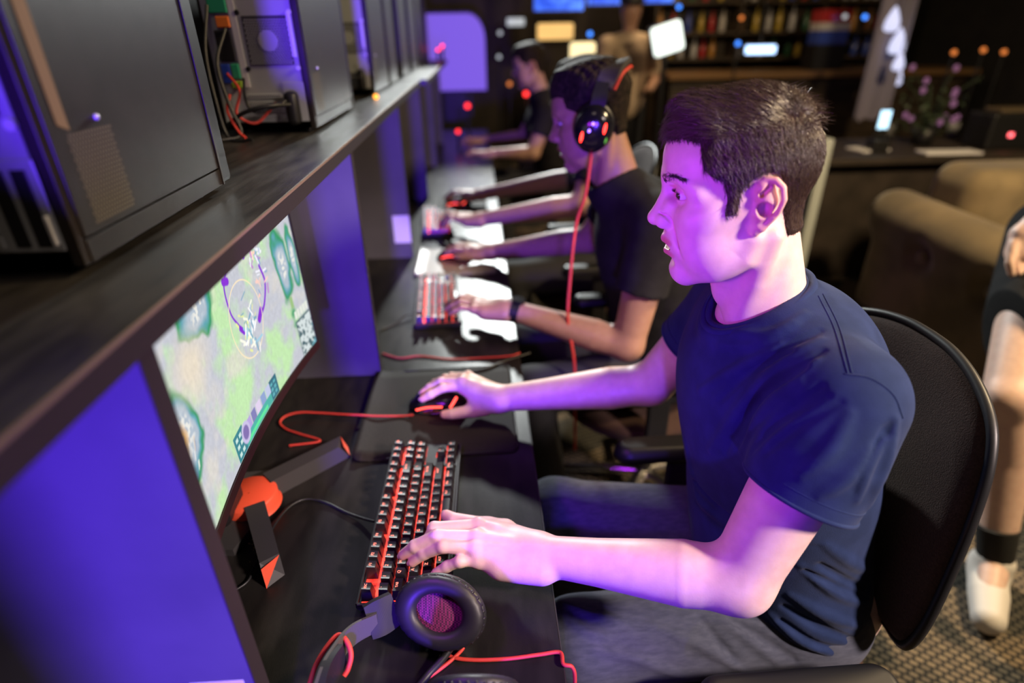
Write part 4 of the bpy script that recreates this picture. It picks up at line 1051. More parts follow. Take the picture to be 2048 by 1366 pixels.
b = MB(); b.lathe([(0.001, 0.026), (0.043, 0.026), (0.046, 0.022), (0.046, 0.006), (0.05, 0.0)], (cr[0], cr[1], DZ + 0.008), 40); b.build('stand_disc', M_ORNG, mon, MT)
b = MB(); b.prism([(-0.53, 0.69), (-0.41, 0.68), (-0.39, 0.745), (-0.39, 0.825), (-0.41, 0.87), (-0.53, 0.86)], DZ, DZ + 0.014); b.build('stand_base', M_FOOT, mon, MT)
def foot(tip, root, side):
    tip, root = Vector(tip), Vector(root); d = (tip - root).normalized(); w = Vector((-d.y, d.x, 0)) * 0.016
    b = MB(); h0, h1 = 0.036, 0.034
    V = [root - w, root + w, tip + w * 0.9, tip - w * 0.9 + d * 0.012 * side]
    b.add([v + Vector((0, 0, 0)) for v in V] + [V[0] + Vector((0, 0, h0)), V[1] + Vector((0, 0, h0)), V[2] + Vector((0, 0, h1)) - d * 0.012, V[3] + Vector((0, 0, h1)) - d * 0.02], [[3, 2, 1, 0], [4, 5, 6, 7], [0, 1, 5, 4], [1, 2, 6, 5], [2, 3, 7, 6], [3, 0, 4, 7]])
    f = b.build('stand_foot', M_FOOT, mon, MT)
    e = MB(); a, c = V[3] + d * 0.0008, V[2] + d * 0.0008
    e.add([a, c, c + Vector((0, 0, h1 * 0.96)) - d * 0.0115, a + Vector((0, 0, h1 * 0.9)) - d * 0.0105], [[0, 1, 2, 3]] if side < 0 else [[0, 2, 3]]); o = e.build('foot_tip', M_ORNG, f); o.location = MT.translation
    return f
ft = atz(548, 1150, 0.748); foot((ft[0], ft[1], DZ), (cr[0] + 0.02, cr[1] - 0.03, DZ), 1)
ft = atz(702, 893, 0.750); foot((ft[0], ft[1], DZ), (cr[0] + 0.02, cr[1] + 0.035, DZ), -1)

# ================================================================== KEYBOARDS
M_KEY = principled('black_keycap', (0.016, 0.015, 0.016), 0.36, spec=0.6)
M_LEGEND = principled('lit_legend', (0.3, 0.05, 0.03), 0.5, emit=(1.0, 0.24, 0.17), estr=3.0)
M_GLOW = bpy.data.materials.new('red_backlight'); M_GLOW.use_nodes = True
_b = M_GLOW.node_tree.nodes['Principled BSDF']; _b.inputs['Base Color'].default_value = (0.25, 0.02, 0.015, 1); _b.inputs['Emission Color'].default_value = (1.0, 0.045, 0.025, 1)
_n = nd(M_GLOW, 'ShaderNodeTexNoise'); _n.inputs['Scale'].default_value = 70; _tc = nd(M_GLOW, 'ShaderNodeTexCoord'); lk(M_GLOW, _tc.outputs['Object'], _n.inputs['Vector'])
_r = nd(M_GLOW, 'ShaderNodeMapRange'); _r.inputs['From Min'].default_value = 0.35; _r.inputs['From Max'].default_value = 0.7; _r.inputs['To Min'].default_value = 0.4; _r.inputs['To Max'].default_value = 3.8
lk(M_GLOW, _n.outputs['Fac'], _r.inputs['Value']); lk(M_GLOW, _r.outputs['Result'], _b.inputs['Emission Strength'])
M_CASE = principled('keyboard_case', (0.012, 0.011, 0.012), 0.4)
UK = 0.01905
ROWS = [  # (v, [(u, width, legend)...]) in key units; v counts rows towards the player
    (0.0, [(0, 1, 'ESC')] + [(2 + i, 1, 'F%d' % (i + 1)) for i in range(4)] + [(6.5 + i, 1, 'F%d' % (i + 5)) for i in range(4)] + [(11 + i, 1, 'F%d' % (i + 9)) for i in range(4)] + [(15.25, 1, 'PR'), (16.25, 1, 'SL'), (17.25, 1, 'PB')]),
    (1.25, [(i, 1, c) for i, c in enumerate('`1234567890-=')] + [(13, 2, 'BACK'), (15.25, 1, 'IN'), (16.25, 1, 'HM'), (17.25, 1, 'PU')]),
    (2.25, [(0, 1.5, 'TAB')] + [(1.5 + i, 1, c) for i, c in enumerate('QWERTYUIOP[]')] + [(13.5, 1.5, '\\'), (15.25, 1, 'DE'), (16.25, 1, 'EN'), (17.25, 1, 'PD')]),
    (3.25, [(0, 1.75, 'CAPS')] + [(1.75 + i, 1, c) for i, c in enumerate("ASDFGHJKL;'")] + [(12.75, 2.25, 'ENTER')]),
    (4.25, [(0, 2.25, 'SHIFT')] + [(2.25 + i, 1, c) for i, c in enumerate('ZXCVBNM,./')] + [(12.25, 2.75, 'SHIFT'), (16.25, 1, '^')]),
    (5.25, [(0, 1.25, 'CTRL'), (1.25, 1.25, 'WIN'), (2.5, 1.25, 'ALT'), (3.75, 6.25, ''), (10, 1.25, 'ALT'), (11.25, 1.25, 'FN'), (12.5, 1.25, 'MENU'), (13.75, 1.25, 'CTRL'), (15.25, 1, '<'), (16.25, 1, 'v'), (17.25, 1, '>')])]
_text_cache = {}
def text_mesh(s, size):
    if (s, size) not in _text_cache:
        cu = bpy.data.curves.new('legend', 'FONT'); cu.body = s; cu.size = size; cu.align_x = 'CENTER'; cu.align_y = 'CENTER'; cu.resolution_u = 2
        o = bpy.data.objects.new('legend', cu); COL.objects.link(o); bpy.context.view_layer.update()
        me = bpy.data.meshes.new_from_object(o.evaluated_get(bpy.context.evaluated_depsgraph_get()))
        _text_cache[(s, size)] = ([v.co[:] for v in me.vertices], [list(p.vertices) for p in me.polygons])
        bpy.data.objects.remove(o); bpy.data.curves.remove(cu); bpy.data.meshes.remove(me)
    return _text_cache[(s, size)]
KBW, KBD = 18.25 * UK + 0.008, 6.25 * UK + 0.010
def make_keyboard(label, group=None):
    """local frame: +X along the row away from ESC, -Y towards the player"""
    kb = thing('keyboard', label, 'keyboard', (0, 0, 0), 0, group)
    b = MB(); b.box((-KBW / 2, -KBD / 2, 0.004), (KBW / 2, KBD / 2, 0.016), 0.003)
    for sy in (-1, 1): b.box((-KBW / 2, sy * KBD / 2 - 0.002, 0.010), (KBW / 2, sy * KBD / 2 + 0.002, 0.020), 0.001)
    for sx in (-1, 1): b.box((sx * KBW / 2 - 0.002, -KBD / 2, 0.010), (sx * KBW / 2 + 0.002, KBD / 2, 0.020), 0.001)
    for sx in (-1, 1):
        for sy in (-1, 1): b.cyl((sx * (KBW / 2 - 0.03), sy * (KBD / 2 - 0.015), 0), (sx * (KBW / 2 - 0.03), sy * (KBD / 2 - 0.015), 0.005), 0.008)
    b.build('case', M_CASE, kb)
    MB().box((-KBW / 2 + 0.004, -KBD / 2 + 0.007, 0.0155), (KBW / 2 - 0.004, KBD / 2 - 0.006, 0.0175)).build('lit_plate', M_GLOW, kb)['label'] = 'red glowing backlight plate'
    ox, oy = -KBW / 2 + 0.004, KBD / 2 - 0.005                           # dark deck between the key blocks
    for u0, u1, v0, v1 in ((15.02, 15.23, 0, 6.25), (15.23, 18.25, 3.27, 4.23), (15.23, 16.23, 4.23, 5.23), (17.27, 18.25, 4.23, 5.23)):
        MB().box((ox + u0 * UK, oy - v1 * UK, 0.0165), (ox + u1 * UK, oy - v0 * UK, 0.0215)).build('deck', M_CASE, kb)
    for ri, (v, keys) in enumerate(ROWS):
        zt = [0.0400, 0.0380, 0.0345, 0.0325, 0.0325, 0.0330][ri]; sl = [0.10, 0.10, 0.05, 0.0, -0.06, -0.08][ri]
        for u, w, s in keys:
            cx = -KBW / 2 + 0.004 + (u + w / 2) * UK; cy = KBD / 2 - 0.005 - (v + 0.5) * UK
            hw, hd = w * UK / 2 - 0.0007, UK / 2 - 0.0007; tw, td = hw - 0.0029, hd - 0.0028
            zb = 0.0185; V = [(-hw, -hd, zb), (hw, -hd, zb), (hw, hd, zb), (-hw, hd, zb)]; n = 5; top = []
            for j in range(n):
                for i in range(n):
                    x = tw * (2 * i / (n - 1) - 1); y = td * (2 * j / (n - 1) - 1) + 0.0006
                    dish = 0.0009 * (1 - ((i - 2) / 2) ** 2) if s else -0.0006 * (1 - ((j - 2) / 2) ** 2)
                    top.append((x, y, zt - dish + sl * y))
            V = V + top; F = [[3, 2, 1, 0]]; S = lambda i, j: 4 + j * n + i
            for i in range(n - 1):
                for j in range(n - 1): F.append([S(i, j), S(i + 1, j), S(i + 1, j + 1), S(i, j + 1)])
            F.append([0, 1] + [S(i, 0) for i in range(n - 1, -1, -1)]); F.append([1, 2] + [S(n - 1, j) for j in range(n - 1, -1, -1)])
            F.append([2, 3] + [S(i, n - 1) for i in range(n)]); F.append([3, 0] + [S(0, j) for j in range(n)])
            b = MB(); b.add([(x + cx, y + cy, z) for x, y, z in V], F)
            if s:
                tv, tf = text_mesh(s, 0.0066 if len(s) == 1 else (0.0060 if len(s) == 2 else 0.0050))
                b.add([(x + cx - (0.0012 if len(s) == 1 else 0), y + cy + 0.0018, zt - 0.0006 + sl * y + 0.0004) for x, y, z in tv], tf, 1)
            k = b.build('key', [M_KEY, M_LEGEND], kb)
            if s in ('ESC', 'ENTER', 'TAB'): pass
    return kb
def place_kb(kb, x, y, rz): kb.location = (x, y, DZ); kb.rotation_euler = (0, 0, math.radians(90 + rz)); return kb
kb1 = place_kb(make_keyboard('black keyboard with red lit legends under the nearest player\'s left hand', 'backlit keyboards'), -0.127, 0.738, -1.5)
kb2 = copy_tree(kb1); kb2['label'] = 'red glowing keyboard at the second station, under a hand with a watch'; place_kb(kb2, -0.139, 1.632, 3.0)
k3 = copy_tree(kb1); k3['label'] = 'small blurred red keyboard at the third station, right of the white label'; place_kb(k3, -0.185, 2.46, 4.0)
# ================================================================== MICE, PAD, CABLES
M_MLED = principled('mouse_led', (0.3, 0.02, 0.02), 0.4, emit=(1.0, 0.07, 0.05), estr=3.5)
def make_mouse(x, y, rz, label, glow=True, group='gaming mice'):
    ms = thing('computer_mouse', label, 'mouse', (x, y, DZ + 0.004), math.radians(rz), group)
    g = SDF((-0.075, -0.05, -0.01), (0.075, 0.05, 0.06), 0.0016)
    g.ell((0.010, 0, 0.004), (0.056, 0.032, 0.034)); g.ell((-0.030, 0, 0.004), (0.036, 0.029, 0.022), 0.02); g.cut((0, 0, 0.0), (0, 0, -1))
    g.chain([(0.03, -0.034, 0.010), (-0.01, -0.029, 0.012), (-0.04, -0.030, 0.008)], [0.004, 0.007, 0.004], 0.006, '-'); g.chain([(0.03, 0.034, 0.010), (-0.01, 0.029, 0.012), (-0.04, 0.030, 0.008)], [0.004, 0.007, 0.004], 0.006, '-')
    g.chain([(-0.066, 0, 0.022), (-0.005, 0, 0.040)], [0.0012, 0.0012], 0.001, '-')
    P, Q = g.mesh(); raw('shell', P, Q, M_GLOSS, ms)
    MB().cyl((-0.040, -0.004, 0.026), (-0.040, 0.004, 0.026), 0.009).build('wheel', M_BLACK, ms)
    for s in (-1, 1):
        MB().tube(spline([(-0.045, s * 0.0285, 0.011), (-0.02, s * 0.0300, 0.018), (0.012, s * 0.0315, 0.0205)]), 0.0022).build('light_bar', M_MLED, ms)
    MB().tube(spline([(0.028, -0.0275, 0.016), (0.036, -0.021, 0.026), (0.041, -0.010, 0.031)]), 0.0028).build('tail_light', M_MLED, ms)
    return ms
p3d = thing('mouse_pad', 'dark mouse pad at the third station under the far hand', 'mouse pad', (-0.12, 2.78, DZ))
make_mouse(-0.108, 1.068, -4, 'black mouse with red light bars under the nearest player\'s right hand')
make_mouse(-0.100, 2.02, -8, 'blurred mouse with a red light under the second player\'s right hand')
make_mouse(-0.105, 2.75, -8, 'faint red lit mouse at the third station')
pd = thing('mouse_pad', 'black mouse pad with a curled left edge beneath the mouse', 'mouse pad', (-0.10, 1.065, DZ))
def pad_sheet(x0, x1, y0, y1, rot, th, r=0.012):
    b = MB(); n = 36; m = 10; V = []
    for k in (0, 1):
        for j in range(m + 1):
            for i in range(n + 1):
                u = i / n; x = x0 + (x1 - x0) * u; vv = j / m; y = y0 + (y1 - y0) * vv + rot * (x - x0)
                cx = min(x - x0, x1 - x); e = max(0, r - cx); sh = r - math.sqrt(max(r * r - e * e, 0)); y = y + (sh if j == 0 else (-sh if j == m else 0)) if j in (0, m) else y
                lift = 0.008 * max(0, 1 - u / 0.14) ** 2
                V.append((x, y, DZ + lift + (th if k else 0.0002)))
    N = (n + 1) * (m + 1); F = []
    for j in range(m):
        for i in range(n):
            a = j * (n + 1) + i; F.append([a, a + n + 1, a + n + 2, a + 1]); F.append([N + a, N + a + 1, N + a + n + 2, N + a + n + 1])
    for i in range(n): a = i; F.append([a, a + 1, N + a + 1, N + a]); a = m * (n + 1) + i; F.append([a + 1, a, N + a, N + a + 1])
    for j in range(m): a = j * (n + 1); F.append([a + n + 1, a, N + a, N + a + n + 1]); a = j * (n + 1) + n; F.append([a, a + n + 1, N + a + n + 1, N + a])
    return b.add(V, F, 0, True)
M_PAD = noisy(principled('mouse_pad_cloth', (0.018, 0.015, 0.013), 0.7, spec=0.15), 300, (0.013, 0.011, 0.010), (0.023, 0.019, 0.017), bump=0.1, bscale=900)
pad_sheet(-0.266, 0.057, 0.893, 1.228, 0.035, 0.0035).build('cloth', M_PAD, pd, Matrix.Translation(-pd.location))
rim = [(-0.20, 0.8985, DZ + 0.004), (0.040, 0.9065, DZ + 0.004), (0.0545, 0.918, DZ + 0.004), (0.056, 1.225, DZ + 0.004), (0.046, 1.2365, DZ + 0.004), (-0.20, 1.2275, DZ + 0.004)]
MB().tube(rim, 0.0013).build('stitched_edge', M_BLACK, pd, Matrix.Translation(-pd.location))
p2 = thing('mouse_pad', 'pale reflective mouse pad at the second station behind the red keyboard', 'mouse pad', (-0.12, 2.0, DZ))
M_PAD2 = principled('grey_pad', (0.25, 0.22, 0.22), 0.4)
pad_sheet(-0.235, 0.045, 1.855, 2.14, 0.035, 0.003).build('cloth', M_PAD2, p2, Matrix.Translation(-p2.location))

pad_sheet(-0.235, 0.030, 2.64, 2.92, 0.035, 0.003).build('cloth', M_PAD, p3d, Matrix.Translation(-p3d.location))
def cable(pts, r, m, label, name='cable', n=10): return tag(MB().tube(spline(pts, n), r, 8).build(name, m), label, 'cable')
z_ = DZ + 0.003
def az(px, py, h=0.003): return tuple(atz(px, py, DZ + h))
cable([az(748, 1043, 0.010), az(722, 1036, 0.005), az(690, 1024), az(660, 1009), az(632, 1000, 0.006), az(604, 1000, 0.010), az(575, 1017, 0.012), az(548, 1052, 0.012), az(528, 1095, 0.010), az(508, 1135, 0.006), az(484, 1172), (-0.44, 0.58, DZ + 0.003)], 0.0022, M_BLACK, 'thin black cable curving from the nearest keyboard towards the wall', 'keyboard_cable')
cable([az(826, 830, 0.010), az(800, 832, 0.006), az(750, 832, 0.010), az(715, 830, 0.014), az(690, 829, 0.014), az(640, 826, 0.012), az(600, 825, 0.012), az(572, 832, 0.010), az(560, 845, 0.006), az(572, 858), az(600, 868), az(640, 882), (-0.40, 0.955, DZ + 0.003)], 0.0022, M_RED, 'red mouse cable looping back behind the game screen', 'mouse_cable')
cable([az(765, 707), az(800, 716), az(840, 712), az(900, 718), az(960, 716), az(1020, 712), az(1040, 706)], 0.0022, M_RED, 'red cable lying across the desk past the second partition', 'mouse_cable')
cable([az(762, 660), az(790, 648), az(810, 632, 0.012), az(826, 628, 0.010)], 0.0022, M_BLACK, 'short black cable of the second keyboard', 'keyboard_cable')
cable([az(930, 745), az(970, 738, 0.006), az(1010, 722, 0.006), az(1060, 706, 0.004)], 0.0024, M_BLACK, 'black cable crossing the pale desk beyond the mouse pad', 'cable')
# crumbs by the stand foot
M_CRUMB = principled('crumb', (0.5, 0.35, 0.15), 0.8)
b = MB()
for k in range(26):
    q = az(510 + rng.normal(0, 12), 1090 + rng.normal(0, 10), 0.001); b.box((q[0] - 0.0008, q[1] - 0.0008, DZ), (q[0] + 0.0008, q[1] + 0.0008, DZ + 0.001))
tag(b.build('crumbs', M_CRUMB), 'pale crumbs scattered on the desk by the monitor foot', 'crumbs', kind='stuff')

# ================================================================== HEADSETS
M_PADB = principled('black_leatherette', (0.013, 0.012, 0.016), 0.46, spec=0.4)
M_SPK = principled('magenta_speaker_cloth', (0.10, 0.012, 0.045), 0.7)
_b = M_SPK.node_tree.nodes['Principled BSDF']; _ck = nd(M_SPK, 'ShaderNodeTexChecker'); _ck.inputs['Scale'].default_value = 420; _tc = nd(M_SPK, 'ShaderNodeTexCoord'); lk(M_SPK, _tc.outputs['Object'], _ck.inputs['Vector'])
_ck.inputs['Color1'].default_value = (0.22, 0.02, 0.09, 1); _ck.inputs['Color2'].default_value = (0.05, 0.008, 0.03, 1); lk(M_SPK, _ck.outputs['Color'], _b.inputs['Base Color'])
M_BAND = principled('satin_grey_band', (0.07, 0.065, 0.065), 0.35)
M_VLED = principled('violet_led', (0.1, 0.05, 0.3), 0.3, emit=(0.25, 0.12, 1.0), estr=6.0)
M_GRN = principled('green_mark', (0.12, 0.5, 0.04), 0.5, emit=(0.15, 0.6, 0.05), estr=0.5)
def ear_cup(root, M, lights=False):
    """local: +Z out of the cushion (towards the ear), rings in XY"""
    prof = [(0.001, -0.042), (0.022, -0.041), (0.036, -0.036), (0.046, -0.026), (0.050, -0.014), (0.049, -0.004)]
    b = MB(); b.lathe(prof, n=40, sx=1.02, sy=0.92); cup = b.build('ear_cup', M_GLOSS, root, M)
    b = MB(); b.lathe([(0.049, -0.006), (0.0525, -0.003), (0.0530, 0.002), (0.049, 0.005)], n=40, sx=1.02, sy=0.92); b.build('cup_rim', M_BLACK, root, M)
    b = MB(); n = 56; m = 14; V = []
    for i in range(n):
        t = 2 * PI * i / n; w = 1.0 + 0.012 * math.sin(t * 26)
        for j in range(m):
            a = 2 * PI * j / m; r = 0.0390 + 0.0125 * math.cos(a); z = 0.0110 + 0.0090 * math.sin(a)
            V.append((r * math.cos(t) * 1.02 * (w if math.cos(a) > 0.2 else 1), r * math.sin(t) * 0.92 * (w if math.cos(a) > 0.2 else 1), z))
    F = [[i * m + j, ((i + 1) % n) * m + j, ((i + 1) % n) * m + (j + 1) % m, i * m + (j + 1) % m] for i in range(n) for j in range(m)]
    b.add(V, F, 0, True); b.build('ear_cushion', M_PADB, root, M)
    MB().lathe([(0.0005, 0.006), (0.016, 0.0055), (0.030, 0.003)], n=36, sx=1.02, sy=0.92).build('speaker_cloth', M_SPK, root, M)
    b = MB()
    for i in range(34):                                                # stitched pleats round the cushion
        t = 2 * PI * i / 34; b.sphere((0.0495 * math.cos(t) * 1.03, 0.0495 * math.sin(t) * 0.93, 0.008), (0.0030, 0.0030, 0.0042), seg=8, rings=6)
    b.build('cushion_piping', M_PADB, root, M)
    if lights:
        for (x, y, sx, sy) in ((-0.028, 0.010, 0.004, 0.011), (0.026, -0.012, 0.004, 0.012)): MB().sphere((x, y, -0.034), (sx, sy, 0.010)).build('red_light', M_LEDRED, root, M)
        for (x, y) in ((0.004, 0.016), (0.010, 0.002)): MB().sphere((x, y, -0.041), 0.0032).build('violet_light', M_VLED, root, M)
        MB().sphere((-0.036, -0.010, -0.028), (0.004, 0.009, 0.008)).build('green_light', M_GRN, root, M)
def frame(pos, normal, up):
    n = Vector(normal).normalized(); u = Vector(up); u = (u - n * u.dot(n)).normalized(); w = u.cross(n)
    M = Matrix.Identity(4)
    for i in range(3): M[i][0] = w[i]; M[i][1] = u[i]; M[i][2] = n[i]; M[i][3] = pos[i]
    return M
def flat_band(pts, wdir, width, th, n=10):
    P = spline(pts, n); V = []; b = MB(); m = len(P)
    for i, p in enumerate(P):
        d = (P[min(i + 1, m - 1)] - P[max(i - 1, 0)]).normalized(); w = Vector(wdir); w = (w - d * w.dot(d)).normalized(); o = d.cross(w)
        ww = width[0] + (width[1] - width[0]) * math.sin(PI * i / (m - 1))
        V += [p - w * ww / 2 - o * th / 2, p + w * ww / 2 - o * th / 2, p + w * ww / 2 + o * th / 2, p - w * ww / 2 + o * th / 2]
    F = [[4 * i + k, 4 * i + (k + 1) % 4, 4 * i + 4 + (k + 1) % 4, 4 * i + 4 + k] for i in range(m - 1) for k in range(4)] + [[3, 2, 1, 0], [4 * m - 4, 4 * m - 3, 4 * m - 2, 4 * m - 1]]
    return b.add(V, F, 0, False), P
hs = thing('headset', 'black over-ear headset with a magenta speaker cloth lying on the desk at bottom', 'headset', (-0.12, 0.45, DZ)); HT = Matrix.Translation(-hs.location)
c1 = Vector(atz(878, 1226, 0.802)); n1 = Vector((-0.14, -0.76, 0.62)).normalized()
ear_cup(hs, HT @ frame(c1 - n1 * 0.012, n1, (-1, 0, 0.1)) @ Matrix.Rotation(math.radians(78), 4, 'Z') @ Matrix.Diagonal((1.14, 0.95, 1, 1)))
c2 = Vector((-0.030, 0.398, 0.795)); ear_cup(hs, HT @ frame(c2, Vector((0.05, 0.80, 0.35)), (-1, 0, 0)) @ Matrix.Rotation(math.radians(90), 4, 'Z'))
yk = [Vector(atz(790, 1215, 0.795)), Vector(atz(762, 1232, 0.795)), Vector(atz(735, 1245, 0.795))]
b, _ = flat_band([yk[0], yk[1], yk[2]], (0, 0.6, 0.8), (0.042, 0.046), 0.012); b.build('yoke', M_PADB, hs, HT)
bd = [yk[2] + Vector((0.012, 0, 0)), Vector(atz(705, 1270, 0.800)), Vector(atz(672, 1310, 0.805)), Vector(atz(640, 1375, 0.81)), Vector((-0.205, 0.335, 0.80)), Vector((-0.13, 0.30, 0.79)), Vector((-0.06, 0.34, 0.785))]
b, P_ = flat_band(bd, (0, 0.35, 0.94), (0.024, 0.030), 0.004); b.build('headband', M_BAND, hs, HT)
b, P_ = flat_band([q + Vector((0.004, 0.004, -0.003)) for q in bd[2:5]], (0, 0.35, 0.94), (0.030, 0.036), 0.012); b.build('headband_pad', M_PADB, hs, HT)
arc = [az(618, 1372, 0.055), az(632, 1330, 0.060), az(655, 1292, 0.066), az(677, 1270, 0.070), az(694, 1284, 0.068), az(702, 1310, 0.060), az(696, 1338, 0.050), az(688, 1352, 0.046)]
MB().tube(spline(arc, 8), 0.0032).build('red_trim', M_RED, hs, HT)['label'] = 'red edge trim of the headband'
MB().tube(spline([az(905, 1290, 0.02), az(885, 1318, 0.012), az(860, 1345, 0.006), az(838, 1372, 0.004)]), 0.005).build('microphone_boom', M_BLACK, hs, HT)
cable([az(922, 1284, 0.014), az(926, 1296, 0.008), az(905, 1318, 0.004), az(880, 1338, 0.004), az(850, 1360, 0.004), az(830, 1380, 0.004)], 0.0026, M_RED, 'red braided cable running out from under the near ear cup to lower left', 'headset_cable')
ce = atz(1156, 1302, DZ)
cable([az(888, 1292, 0.010), az(893, 1308, 0.004), az(915, 1317, 0.004), az(960, 1320, 0.004), az(1020, 1317, 0.004), az(1080, 1309, 0.004), az(1120, 1305, 0.005), (0.083, 0.464, DZ + 0.006), (0.094, 0.461, DZ + 0.003), (0.098, 0.458, DZ - 0.02), (0.097, 0.455, DZ - 0.10), (0.10, 0.45, DZ - 0.22), (0.11, 0.45, 0.35), (0.10, 0.45, 0.004)], 0.0026, M_RED, 'red braided headset cable crossing the desk and dropping over its edge', 'headset_cable')
# ================================================================== OFFICE CHAIRS
M_CHFAB = noisy(principled('brown_black_seat_fabric', (0.050, 0.026, 0.019), 0.85, sheen=0.1, spec=0.2), 300, (0.038, 0.019, 0.014), (0.060, 0.031, 0.023), bump=0.5, bscale=500)
M_CHROME = principled('chrome', (0.7, 0.68, 0.65), 0.2, 1.0)
BACK_OUT = [(0.615, 0.150), (0.632, 0.198), (0.66, 0.228), (0.73, 0.240), (0.85, 0.230), (0.94, 0.213), (0.99, 0.192), (1.02, 0.160), (1.042, 0.105), (1.053, 0.05), (1.055, 0.0)]
def make_chair(label, group='office chairs at the desk'):
    """local frame: sitter faces -X, origin on the floor under the seat"""
    ch = thing('office_chair', label, 'chair', (0, 0, 0), 0, group)
    half = spline([(w, z, 0) for z, w in BACK_OUT], 5); out = [(p.x, p.y) for p in half]; out = out + [(-x, z) for x, z in out[-2::-1]]
    cz = 0.83
    def plate(xf0, infl, scale, m, name):
        n = len(out); b = MB(); rings = [(scale * 0.0, infl), (scale * 0.5, infl * 0.92), (scale * 0.85, infl * 0.6), (scale * 0.96, infl * 0.3), (scale, 0.0), (scale, -0.012)]; V = []
        for s, dx in rings:
            for (w, z) in out:
                zz = cz + (z - cz) * s; curve = 0.9 * (w * s) ** 2
                V.append((xf0 - dx - curve + 0.05 * (zz - 0.83), w * s, zz))
        F = [[i * n + k, i * n + (k + 1) % n, (i + 1) * n + (k + 1) % n, (i + 1) * n + k] for i in range(len(rings) - 1) for k in range(n)]
        b.add(V, F, 0, True); return b.build(name, m, ch)
    plate(0.150, 0.030, 0.975, M_CHFAB, 'backrest')
    sh = plate(0.152, -0.018, 1.0, M_BLACK, 'back_shell')
    n = len(out); b = MB(); b.tube([(0.158 - 0.9 * w * w + 0.05 * (z - 0.83), w, z) for w, z in out], 0.007, 8, closed=True); b.build('back_rim', M_BLACK, ch)
    g = SDF((-0.34, -0.30, 0.36), (0.24, 0.30, 0.56), 0.006); g.ell((-0.06, 0, 0.445), (0.25, 0.25, 0.050)); g.ell((-0.06, 0, 0.42), (0.235, 0.235, 0.03), 0.02); g.cut((0, 0, 0.405), (0, 0, -1))
    P, Q = g.mesh(); raw('seat', P, Q, M_CHFAB, ch)
    b = MB(); b.box((-0.14, -0.10, 0.385), (0.10, 0.10, 0.408), 0.01); b.box((0.06, -0.03, 0.37), (0.20, 0.03, 0.40), 0.008); b.box((0.175, -0.03, 0.37), (0.20, 0.03, 0.80), 0.008); b.build('mechanism', M_BLACK, ch)
    MB().cyl((0, 0, 0.11), (0, 0, 0.39), 0.026).build('gas_column', M_BLACK, ch)
    for s in (-1, 1):
        g = SDF((-0.24, s * 0.275 - 0.06, 0.60), (0.10, s * 0.275 + 0.06, 0.70), 0.004); g.chain([(-0.19, s * 0.275, 0.632), (0.03, s * 0.275, 0.642)], [0.034, 0.030]); g.cut((0, 0, 0.622), (0, 0, -1)); g.cut((0, 0, 0.660), (0, 0, 1))
        P, Q = g.mesh(); arm = raw('armrest', P, Q, M_BLACK, ch)
        b = MB(); b.box((-0.10, s * 0.275 - 0.012, 0.40), (-0.04, s * 0.275 + 0.012, 0.625), 0.006); b.box((-0.10, s * 0.10, 0.385), (-0.04, s * 0.287, 0.405), 0.005); b.build('armrest_post', M_BLACK, arm)
    for k in range(5):
        a = 2 * PI * k / 5 + 0.35; d = Vector((math.cos(a), math.sin(a), 0)); b = MB(); b.tube([d * 0.02 + Vector((0, 0, 0.105)), d * 0.16 + Vector((0, 0, 0.095)), d * 0.29 + Vector((0, 0, 0.075))], [0.026, 0.020, 0.015]); lg = b.build('base_leg', M_CHROME, ch)
        MB().cyl(d * 0.295 + Vector((-d.y, d.x, 0)) * -0.02 + Vector((0, 0, 0.028)), d * 0.295 + Vector((-d.y, d.x, 0)) * 0.02 + Vector((0, 0, 0.028)), 0.028).build('caster', M_BLACK, lg)
    return ch
chair1 = make_chair('office chair with a brown-black fabric back behind the nearest player'); chair1.location = (0.500, 0.742, 0.0); chair1.rotation_euler = (0, 0, 0)
for (x, y, lab) in ((0.53, 1.56, 'office chair of the player wearing the lit headset'), (0.53, 2.40, 'office chair at the third station, hidden behind the players'), (0.50, 3.95, 'office chair of the farthest seated player')):
    c = copy_tree(chair1); c.location = (x, y, 0); c['label'] = lab

